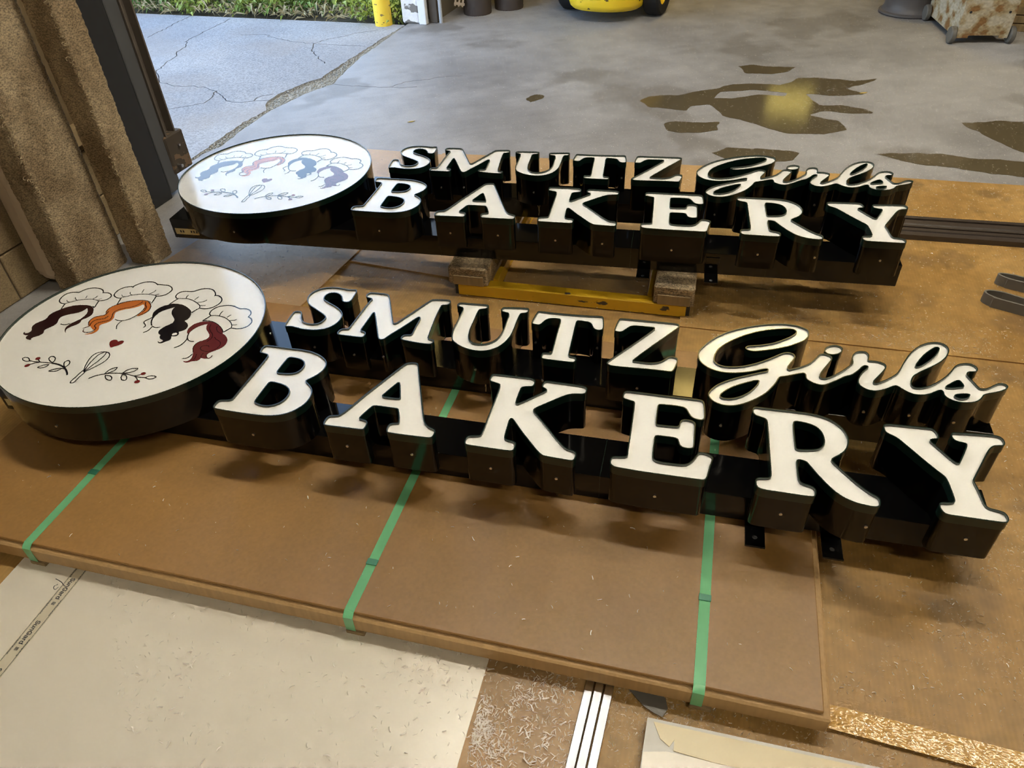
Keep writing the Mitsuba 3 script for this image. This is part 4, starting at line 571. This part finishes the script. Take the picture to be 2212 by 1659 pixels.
# ------------------------------------------------------------------ dark rails and folded strips on the right
RF = frame(1.43, 2.60, .0147, -15.2)
def profile(pts, x0, x1):
    m = slab(Polygon(pts), x0, x1); v = m.vertices.copy(); m.vertices = np.c_[v[:, 2], v[:, 0], v[:, 1]]; return fixed(m)
add('dark_rail', profile([(-.078, 0), (0, 0), (0, .026), (-.020, .026), (-.022, .008), (-.028, .008), (-.030, .024), (-.060, .024), (-.063, .020), (-.078, .020)], 0, 1.7), 'bronze', 'long dark bronze rail on the cardboard right of the far sign, farther of two', 'rail', F=RF, smooth=False)
add('dark_rail_001', profile([(-.148, 0), (-.092, 0), (-.092, .022), (-.112, .022), (-.114, .017), (-.130, .017), (-.132, .020), (-.148, .020)], .01, 1.68), 'bronze', 'long dark bronze rail on the cardboard right of the far sign, nearer of two', 'rail', F=RF, smooth=False)
def hairpin(tip, dr_, wid, ln, h, skew):
    d = np.array([math.cos(math.radians(dr_)), math.sin(math.radians(dr_))]); s = np.array([-d[1], d[0]]); t = np.linspace(-math.pi / 2, math.pi / 2, 15)
    path = [tip + d * ln - s * wid * .25] + [tip + d * (.06 + .02 * math.cos(a + math.pi)) - d * .04 * math.cos(a) + s * wid * .5 * math.sin(a) for a in t] + [tip + d * ln * .55 + s * wid * .3, tip + d * ln + s * (wid * .1 + skew)]
    pl = LineString(spline(path, 4)).buffer(.0032, cap_style=2); return slab(pl, 0, h)
for i, (tp_, dg, w_) in enumerate([(np.array([1.575, 2.0]), -40, .05), (np.array([1.675, 2.10]), -38, .035)]):
    m = hairpin(tp_, dg, w_, .42, .036, .0); m.apply_translation([0, 0, .0148]); add(num('folded_strip', i), m, 'grey_rubber', ('folded grey rubber strip on the cardboard at the right edge, the nearer of two', 'folded grey rubber strip on the cardboard at the right edge, the farther of two')[i], 'strip')

# ------------------------------------------------------------------ water on the concrete
PUD = {'main': [(.8, 4.12), (.83, 4.17), (.93, 4.19), (1.01, 4.17), (1.1, 4.21), (1.17, 4.24), (1.27, 4.26), (1.36, 4.31), (1.47, 4.31), (1.62, 4.26), (1.76, 4.36), (1.86, 4.35), (1.97, 4.3), (2.03, 4.26), (2.19, 4.28), (2.08, 4.2), (1.96, 4.15), (2.01, 4.03), (1.84, 4.04), (1.71, 4.09), (1.71, 3.98), (1.72, 3.9), (1.83, 3.89), (1.93, 3.82), (1.95, 3.75), (1.83, 3.76), (1.7, 3.82), (1.62, 3.77), (1.73, 3.67), (1.73, 3.55), (1.59, 3.5), (1.47, 3.53), (1.38, 3.6), (1.26, 3.76), (1.19, 3.81), (1.17, 3.94), (1.15, 4.01), (1.06, 3.99), (1.0, 3.93), (.92, 3.98), (.82, 4.01)],
       'lower': [(.85, 3.75), (.91, 3.79), (1.03, 3.76), (1.14, 3.74), (1.1, 3.64), (1.02, 3.61), (.91, 3.62), (.86, 3.67)], 'top': [(1.48, 4.63), (1.57, 4.65), (1.66, 4.6), (1.8, 4.57), (1.73, 4.48), (1.64, 4.46), (1.5, 4.5)],
       'band': [(1.75, 3.24), (1.88, 3.24), (2.03, 3.2), (2.16, 3.14), (2.4, 3.06), (2.5, 2.9), (2.31, 2.91), (2.24, 2.93), (2.13, 2.97), (2.02, 3.05), (1.88, 3.1)], 'mid': [(1.01, 3.35), (1.09, 3.41), (1.22, 3.38), (1.36, 3.34), (1.41, 3.3), (1.35, 3.22), (1.23, 3.21), (1.08, 3.25)],
       'right': [(2.3, 3.55), (2.49, 3.56), (2.75, 3.5), (2.7, 3.3), (2.45, 3.16), (2.39, 3.17), (2.36, 3.28), (2.33, 3.37)], 'drop': [(.17, 4.26), (.2, 4.3), (.24, 4.31), (.28, 4.29), (.27, 4.25), (.23, 4.22), (.18, 4.18), (.17, 4.22)]}
PL = {'main': 'largest brown puddle on the concrete, reflecting something yellow', 'lower': 'small damp patch just left of and nearer than the largest puddle', 'top': 'small puddle just behind the largest puddle', 'band': 'long brown puddle beyond the cardboard on the right', 'mid': 'brown damp patch behind the script word of the far sign', 'right': 'dark damp patch at the right edge of the concrete', 'drop': 'tiny brown wet spot on the concrete left of the puddles'}
for i, (k, p) in enumerate(PUD.items()):
    q = Polygon(wobble(p, .022, 16, i)).buffer(0); h = .0012
    if k == 'main': q = q.difference(Polygon(wobble([(1.2, 4.1), (1.26, 4.2), (1.45, 4.2), (1.62, 4.12), (1.6, 4.07), (1.45, 4.12), (1.3, 4.08)], .012, 16, 9)).buffer(0))
    add(num('puddle', i), slab(q, .0002, h), 'wet', PL[k], 'puddle')
lf = [(.0, .0), (.3, .12), (.65, .14), (1, 0), (.65, -.14), (.3, -.12)]
for i, (x, y, a, l) in enumerate([(-.492, 3.971, 20, .045), (1.99, 4.05, 10, .05)]):
    c, s_ = math.cos(math.radians(a)), math.sin(math.radians(a)); m = slab(Polygon([(x + l * (u * c - v * s_), y + l * (u * s_ + v * c)) for u, v in lf]), .002, .0035); add(num('fallen_leaf', i), m, 'dry_leaf', ('small yellowed leaf on the concrete behind the far round cabinet', 'small dry leaf lying by the largest puddle')[i], 'leaf')

# ------------------------------------------------------------------ far things
FK = frame(.90, 6.075, 0, -27.6)
labels['forklift'] = {'label': 'yellow forklift seen from behind, its lower end at the top of the picture', 'category': 'forklift'}
cw = np.array([(-.26, -.12), (-.255, -.24), (-.16, -.345), (.0, -.372), (.15, -.345), (.27, -.25), (.285, -.12), (.285, .5), (-.26, .5)])
cp = Polygon(rnd(cw, .05)); lay = []
for z, s in ((.083, .93), (.10, .975), (.125, 1), (.62, 1), (.66, .97)):
    q = np.array(cp.exterior.coords[:-1]); c = np.array([.01, .1]); lay.append(np.c_[c + (q - c) * s, np.full(len(q), z)])
n = len(lay[0]); V = np.vstack(lay + [[[.01, .1, .083]], [[.01, .1, .66]]]); f = []
for a in range(len(lay) - 1):
    for j in range(n): k = (j + 1) % n; f += [[a * n + j, a * n + k, (a + 1) * n + k], [a * n + j, (a + 1) * n + k, (a + 1) * n + j]]
for j in range(n): k = (j + 1) % n; f += [[k, j, len(V) - 2], [4 * n + j, 4 * n + k, len(V) - 1]]
cwm = fixed(trimesh.Trimesh(V, f))
hole_ = slab(Polygon(rnd([(-.10, 0), (.10, 0), (.10, .14), (-.10, .14)], .04)), -.5, -.2); hv = hole_.vertices.copy(); hole_.vertices = np.c_[hv[:, 0], hv[:, 2], hv[:, 1] + .165]; fixed(hole_)
try: cwm = trimesh.boolean.difference([cwm, hole_], engine='manifold')
except Exception: pass
add('forklift__counterweight', cwm, 'yellow_body', 'scuffed yellow counterweight', F=FK)
add('forklift__tow_pin', cyl([0, -.27, .16], [0, -.27, .32], .012), 'black_steel', 'tow pin', F=FK); add('forklift__tow_recess', box(-.1, .1, -.21, -.2, .165, .305), 'grey_pipe', F=FK)
for i, (x, y) in enumerate(((-.335, .06), (.335, .06), (-.36, 1.25), (.36, 1.25))):
    r = .19 if y < 1 else .26; M = frame(x, y, r, 0) @ trimesh.transformations.rotation_matrix(math.pi / 2, [0, 1, 0])
    ty = lathe([(r * .62, -.055), (r * .93, -.062), (r, -.045), (r, .045), (r * .93, .062), (r * .62, .055), (r * .62, -.055)], 44); ty.apply_transform(M); add(num('forklift__tyre', i), fixed(ty), 'rubber', 'black rubber tyre' if i == 0 else None, F=FK)
    ri = lathe([(0, -.03), (r * .3, -.03), (r * .42, .0), (r * .55, .02), (r * .63, .05), (r * .63, -.05), (0, -.05)], 36); ri.apply_transform(M); add(num('forklift__wheel_rim', i), ri, 'yellow_body', 'yellow wheel rim' if i == 0 else None, F=FK)
add('forklift__chassis', box(-.25, .25, .5, 1.3, .12, .55, .03), 'yellow_body', F=FK); add('forklift__hood', box(-.27, .27, .1, .75, .66, .85, .04), 'yellow_body', F=FK)
add('forklift__seat', join([box(-.17, .17, .35, .72, .85, .93, .02), box(-.17, .17, .3, .37, .9, 1.25, .02)]), 'rubber', F=FK)
g = [tube(np.array([(sx * .26, .12, .8), (sx * .26, .2, 1.75), (sx * .26, 1.05, 1.8), (sx * .26, 1.2, .5)]), .02, 8) for sx in (-1, 1)] + [tube(np.array([(-.26, y, 1.78), (.26, y, 1.78)]), .014, 8) for y in (.25, .45, .65, .85, 1.03)]
add('forklift__overhead_guard', join(g), 'black_steel', F=FK)
add('forklift__mast', join([box(sx - .03, sx + .03, 1.45, 1.55, .05, 1.85, .004) for sx in (-.22, .22)] + [box(-.22, .22, 1.47, 1.53, z, z + .06) for z in (.3, 1.0, 1.75)]), 'black_steel', F=FK)
add('forklift__fork', box(-.2, -.13, 1.56, 2.4, .04, .07, .005), 'black_steel', F=FK); add('forklift__fork_001', box(.13, .2, 1.56, 2.4, .04, .07, .005), 'black_steel', F=FK)
bp = lathe([(0, 0), (.066, 0), (.066, .98), (.06, 1.03), (.04, 1.06), (0, 1.075)], 36); bp.apply_translation([*W(3.962, -.38)[:2], -.004]); add('bollard', fixed(bp), 'yellow_post', 'yellow painted steel bollard in the yard by the white pier', 'bollard')
for i, (x, y, r) in enumerate(((-.115, 6.30, .115), (.135, 6.42, .12))):
    b = lathe([(0, 0), (r * .93, 0), (r * .95, .01), (r, .3), (r * 1.02, .62), (r * 1.06, .63), (r * 1.06, .66), (r, .66), (r * .98, .62), (0, .61)], 40); b.apply_translation([x, y, 0]); add(num('dark_bin', i), fixed(b), 'drum', ('dark brown round bin on the floor just inside the white pier, left one of two', 'dark brown round bin on the floor just inside the white pier, right one of two')[i], 'bin')
cr = join([box(x, x + .012, 0, .012, .09, .34) for x in (0, .03, .06)] + [box(-.005, .08, -.003, .0, z, z + .02) for z in (.1, .2, .3)]); cr.apply_transform(frame(-.31, 6.16, 0, 20) @ trimesh.transformations.rotation_matrix(.25, [0, 1, 0])); add('slatted_piece', cr, 'cloth', 'broken pale slatted piece leaning between the white pier and the dark bin', 'crate')
wr = lathe([(.10, .0), (.195, .0), (.205, .008), (.205, .018), (.19, .024), (.176, .045), (.172, .075), (.176, .12), (.19, .142), (.205, .148), (.205, .16), (.195, .166), (.178, .16), (.165, .13), (.06, .12), (.06, .08), (.10, .06), (.10, 0)], 48)
for i in range(2): m = wr.copy(); m.apply_translation([2.99, 5.66, .167 * i]); add(num('steel_wheel', i), fixed(m), 'wheel_steel', ('bare grey steel wheel rim lying on the concrete beside the rusty bin', 'bare grey steel wheel rim stacked on top of another')[i], 'wheel')
add('red_tag', box(0, .03, 0, .006, 0, .09, .001), 'vinyl_red', 'small red tag hanging on the stacked steel wheels', 'tag', F=frame(2.80, 5.56, .21, -30))
BF = frame(2.913, 4.857, 0, -10.6)
hull = trimesh.Trimesh([(0, 0, .035), (.30, 0, .035), (.30, .62, .035), (0, .62, .035), (-.012, -.012, .8), (.312, -.012, .8), (.312, .632, .8), (-.012, .632, .8)]).convex_hull
notch = box(.07, .25, -.05, .7, .0, .05)
add('rusty_bin', trimesh.boolean.difference([hull, notch], engine='manifold'), 'rusty_white', 'rusty off white bin on small wheels at the upper right', 'bin', F=BF, smooth=False)
for i, x in enumerate((.04, .265)): add(num('rusty_bin__bolt_hole', i), cyl([x, -.006, .185], [x, .01, .185], .007, 12), 'dark', F=BF)
for i, (x, y) in enumerate(((-.022, .02), (.322, .02), (-.022, .58), (.322, .58))):
    w_ = lathe([(0, -.014), (.045, -.016), (.05, -.01), (.05, .01), (.045, .016), (0, .014)], 28); w_.apply_transform(frame(x, y, .05, 0) @ trimesh.transformations.rotation_matrix(math.pi / 2, [0, 1, 0])); add(num('rusty_bin__wheel', i), fixed(w_), 'grey_rubber', 'grey wheel' if i == 0 else None, F=BF)
add('timber_pile', join([box(0, 1.5, i * .11, i * .11 + .1, j * .05, j * .05 + .045, .003) for i in range(3) for j in range(3)]), 'timber', 'dark stacked boards behind the rusty bin at the upper right corner', 'boards', F=frame(3.3, 5.1, 0, -22))

# weeds along the edge of the yard
wr_ = np.random.default_rng(3)
V, f = [], []
def blade(p, dv, l, w_, droop):
    sd = np.cross(dv, [0, 0, 1]); sd /= np.linalg.norm(sd) + 1e-9; up = np.cross(sd, dv) * .012; k = len(V)
    V.extend([p, p + dv * l * .45 + sd * w_ + up, p + dv * l - np.array([0, 0, droop * l]), p + dv * l * .45 - sd * w_ + up, p + dv * l * .5 - up * .3])
    f.extend([[k, k + 1, k + 4], [k + 1, k + 2, k + 4], [k + 2, k + 3, k + 4], [k + 3, k, k + 4]])
for c in range(110):
    row = wr_.random(); s, d, h = 4.06 + row * .9 + wr_.uniform(-.02, .05), -.30 - 4.6 * (c + wr_.random()) / 110, wr_.uniform(.10, .26) + .3 * row
    for _ in range(130):
        a = wr_.uniform(0, 2 * math.pi); r = abs(wr_.normal(0, .085)); b = a + wr_.normal(0, .9); t = wr_.uniform(-.5, .8)
        p = W(s, d) + [r * math.cos(a), r * math.sin(a), wr_.uniform(.01, 1) * h * math.exp(-r * 3)]
        l = wr_.uniform(.025, .075); blade(p, np.array([math.cos(b) * math.cos(t), math.sin(b) * math.cos(t), math.sin(t)]), l, l * wr_.uniform(.14, .34), .3)
add('weeds', trimesh.Trimesh(V, f, process=False), 'leaf', 'leafy green and yellow weeds along the far edge of the yard', 'weeds', kind='stuff', smooth=False)
V, f = [], []
for _ in range(1500):
    b = wr_.uniform(0, 6.28); t = wr_.uniform(.0, 1.3); blade(W(4.03 + abs(wr_.normal(0, .3)), -.25 - 4.6 * wr_.random()) + [0, 0, .005], np.array([math.cos(b) * math.cos(t), math.sin(b) * math.cos(t), math.sin(t)]), wr_.uniform(.05, .22), .0025, .35)
add('dry_grass', trimesh.Trimesh(V, f, process=False), 'straw', 'pale dry grass stalks among the weeds', 'grass', kind='stuff', smooth=False)
add('dark_bale', wbox(4.95, 5.4, -3.1, -1.7, -.04, .5, .1), 'dark', 'dark bulky shape behind the weeds beyond the yard', 'bale')

# ------------------------------------------------------------------ plastic shavings
def chips(key, poly, z, n, size, seed, dens, label, spread=.0):
    r = np.random.default_rng(seed); P = Polygon(poly); x0, y0, x1, y1 = P.bounds; pts = np.zeros((0, 2))
    import shapely
    while len(pts) < n:
        c = np.c_[r.uniform(x0, x1, 60000), r.uniform(y0, y1, 60000)]; c = c[r.random(60000) < dens(c)]
        c = c[shapely.contains_xy(P, c[:, 0], c[:, 1])]; pts = np.vstack([pts, c])
    pts = pts[:n]; l = r.uniform(*size, n) * r.choice([.6, 1, 1.5], n, p=[.5, .4, .1]); w_ = l * r.uniform(.10, .2, n); a = r.uniform(0, 2 * np.pi, n); cv = r.uniform(-.5, .5, n)
    d = np.c_[np.cos(a), np.sin(a), np.zeros(n)]; s = np.c_[-np.sin(a), np.cos(a), np.zeros(n)]; o = np.c_[pts, np.full(n, z)]; V = []
    for t, zz in ((-.5, .0002), (-.1, .30), (.3, .26), (.5, .0002)):
        c = o + d * (l * t)[:, None] + s * (l * cv * (t * t))[:, None]; c[:, 2] += zz * l * .5 + .0003
        V += [c - s * (w_ * .5)[:, None], c + s * (w_ * .5)[:, None] + [0, 0, .0006]]
    V = np.stack(V, 1).reshape(-1, 3); b = (np.arange(n) * 8)[:, None]; f = np.concatenate([np.concatenate([b + i, b + i + 1, b + i + 3, b + i, b + i + 3, b + i + 2], 1).reshape(-1, 3) for i in (0, 2, 4)])
    add(key, trimesh.Trimesh(V, f, process=False), 'plastic_chip', label, 'plastic shavings', kind='stuff', smooth=False)
def clump(f, lo, hi, seed, floor_=.02): return lambda c: floor_ + np.clip((meshkit.fbm(np.c_[c * f, np.full(len(c), 3.3)], 4, seed) - lo) / (hi - lo), 0, 1) ** 1.5
near = lambda c: clump(1.6, .36, .72, 5, .05)(c) * (.12 + .88 * np.exp(-((c[:, 0] - 1.7) / 1.0) ** 2 - ((c[:, 1] - 3.6) / .75) ** 2)) + .05 * (c[:, 0] > .2)
chips('plastic_shavings', [(-.55, 3.60), (.95, 3.25), (1.78, 2.96), (3.6, 2.4), (4.6, 4.6), (1.6, 6.2), (-.4, 5.4)], .0004, 15000, (.0035, .006), 1, near, 'white plastic shavings scattered over the grey concrete')
chips('plastic_shavings_001', [(.56, 1.96), (2.7, 1.33), (2.95, 2.56), (1.75, 2.9), (.95, 3.1)], .0147, 12000, (.003, .0062), 2, clump(2.3, .42, .70, 8, .12), 'white plastic shavings on the cardboard around the dark rails')
chips('plastic_shavings_002', [(.6, .7), (1.9, .25), (2.3, 1.4), (.65, 1.9), (.66, 1.0)], .0106, 17000, (.0025, .006), 3, clump(3.2, .44, .66, 12, .10), 'white plastic shavings on the cardboard right of the bundle')
chips('plastic_shavings_003', [(-.75, 3.5), (.9, 3.15), (.55, 2.0), (-.8, 2.1), (-1.3, 2.4)], .0138, 2600, (.004, .008), 4, clump(3, .4, .7, 3, .15), 'white plastic shavings under the far sign')
chips('plastic_shavings_004', [(-.62, .62), (-.13, .56), (-.05, .83), (-.5, .98), (-1.0, 1.1), (-.8, .7)], .0107, 750, (.005, .010), 5, clump(5, .4, .7, 31, .1), 'white plastic shavings on the cream plastic sheet')
chips('plastic_shavings_005', [(-.14, .52), (.05, .5), (.11, .78), (-.07, .84)], .0077, 2000, (.005, .010), 6, lambda c: clump(9, .42, .66, 2, .12)(c) * np.exp(-((c[:, 1] - .62) / .12) ** 2), 'white plastic shavings heaped on the narrow cardboard strip')
chips('plastic_shavings_006', [(.13, .45), (1.6, -.1), (1.7, .32), (.16, .80)], .0032, 22000, (.0022, .005), 7, clump(7, .38, .6, 9, .25), 'pale plastic shavings covering the cardboard between the bundle and the white panel')
chips('plastic_shavings_007', [W_[:2] for W_ in [(SF @ [x, y, 0, 1]) for x, y in ((-2.05, .03), (-.03, .03), (-.03, .95), (-2.05, .95))]], .0746, 330, (.004, .009), 8, lambda c: np.full(len(c), .5), 'stray plastic shavings on top of the strapped bundle')
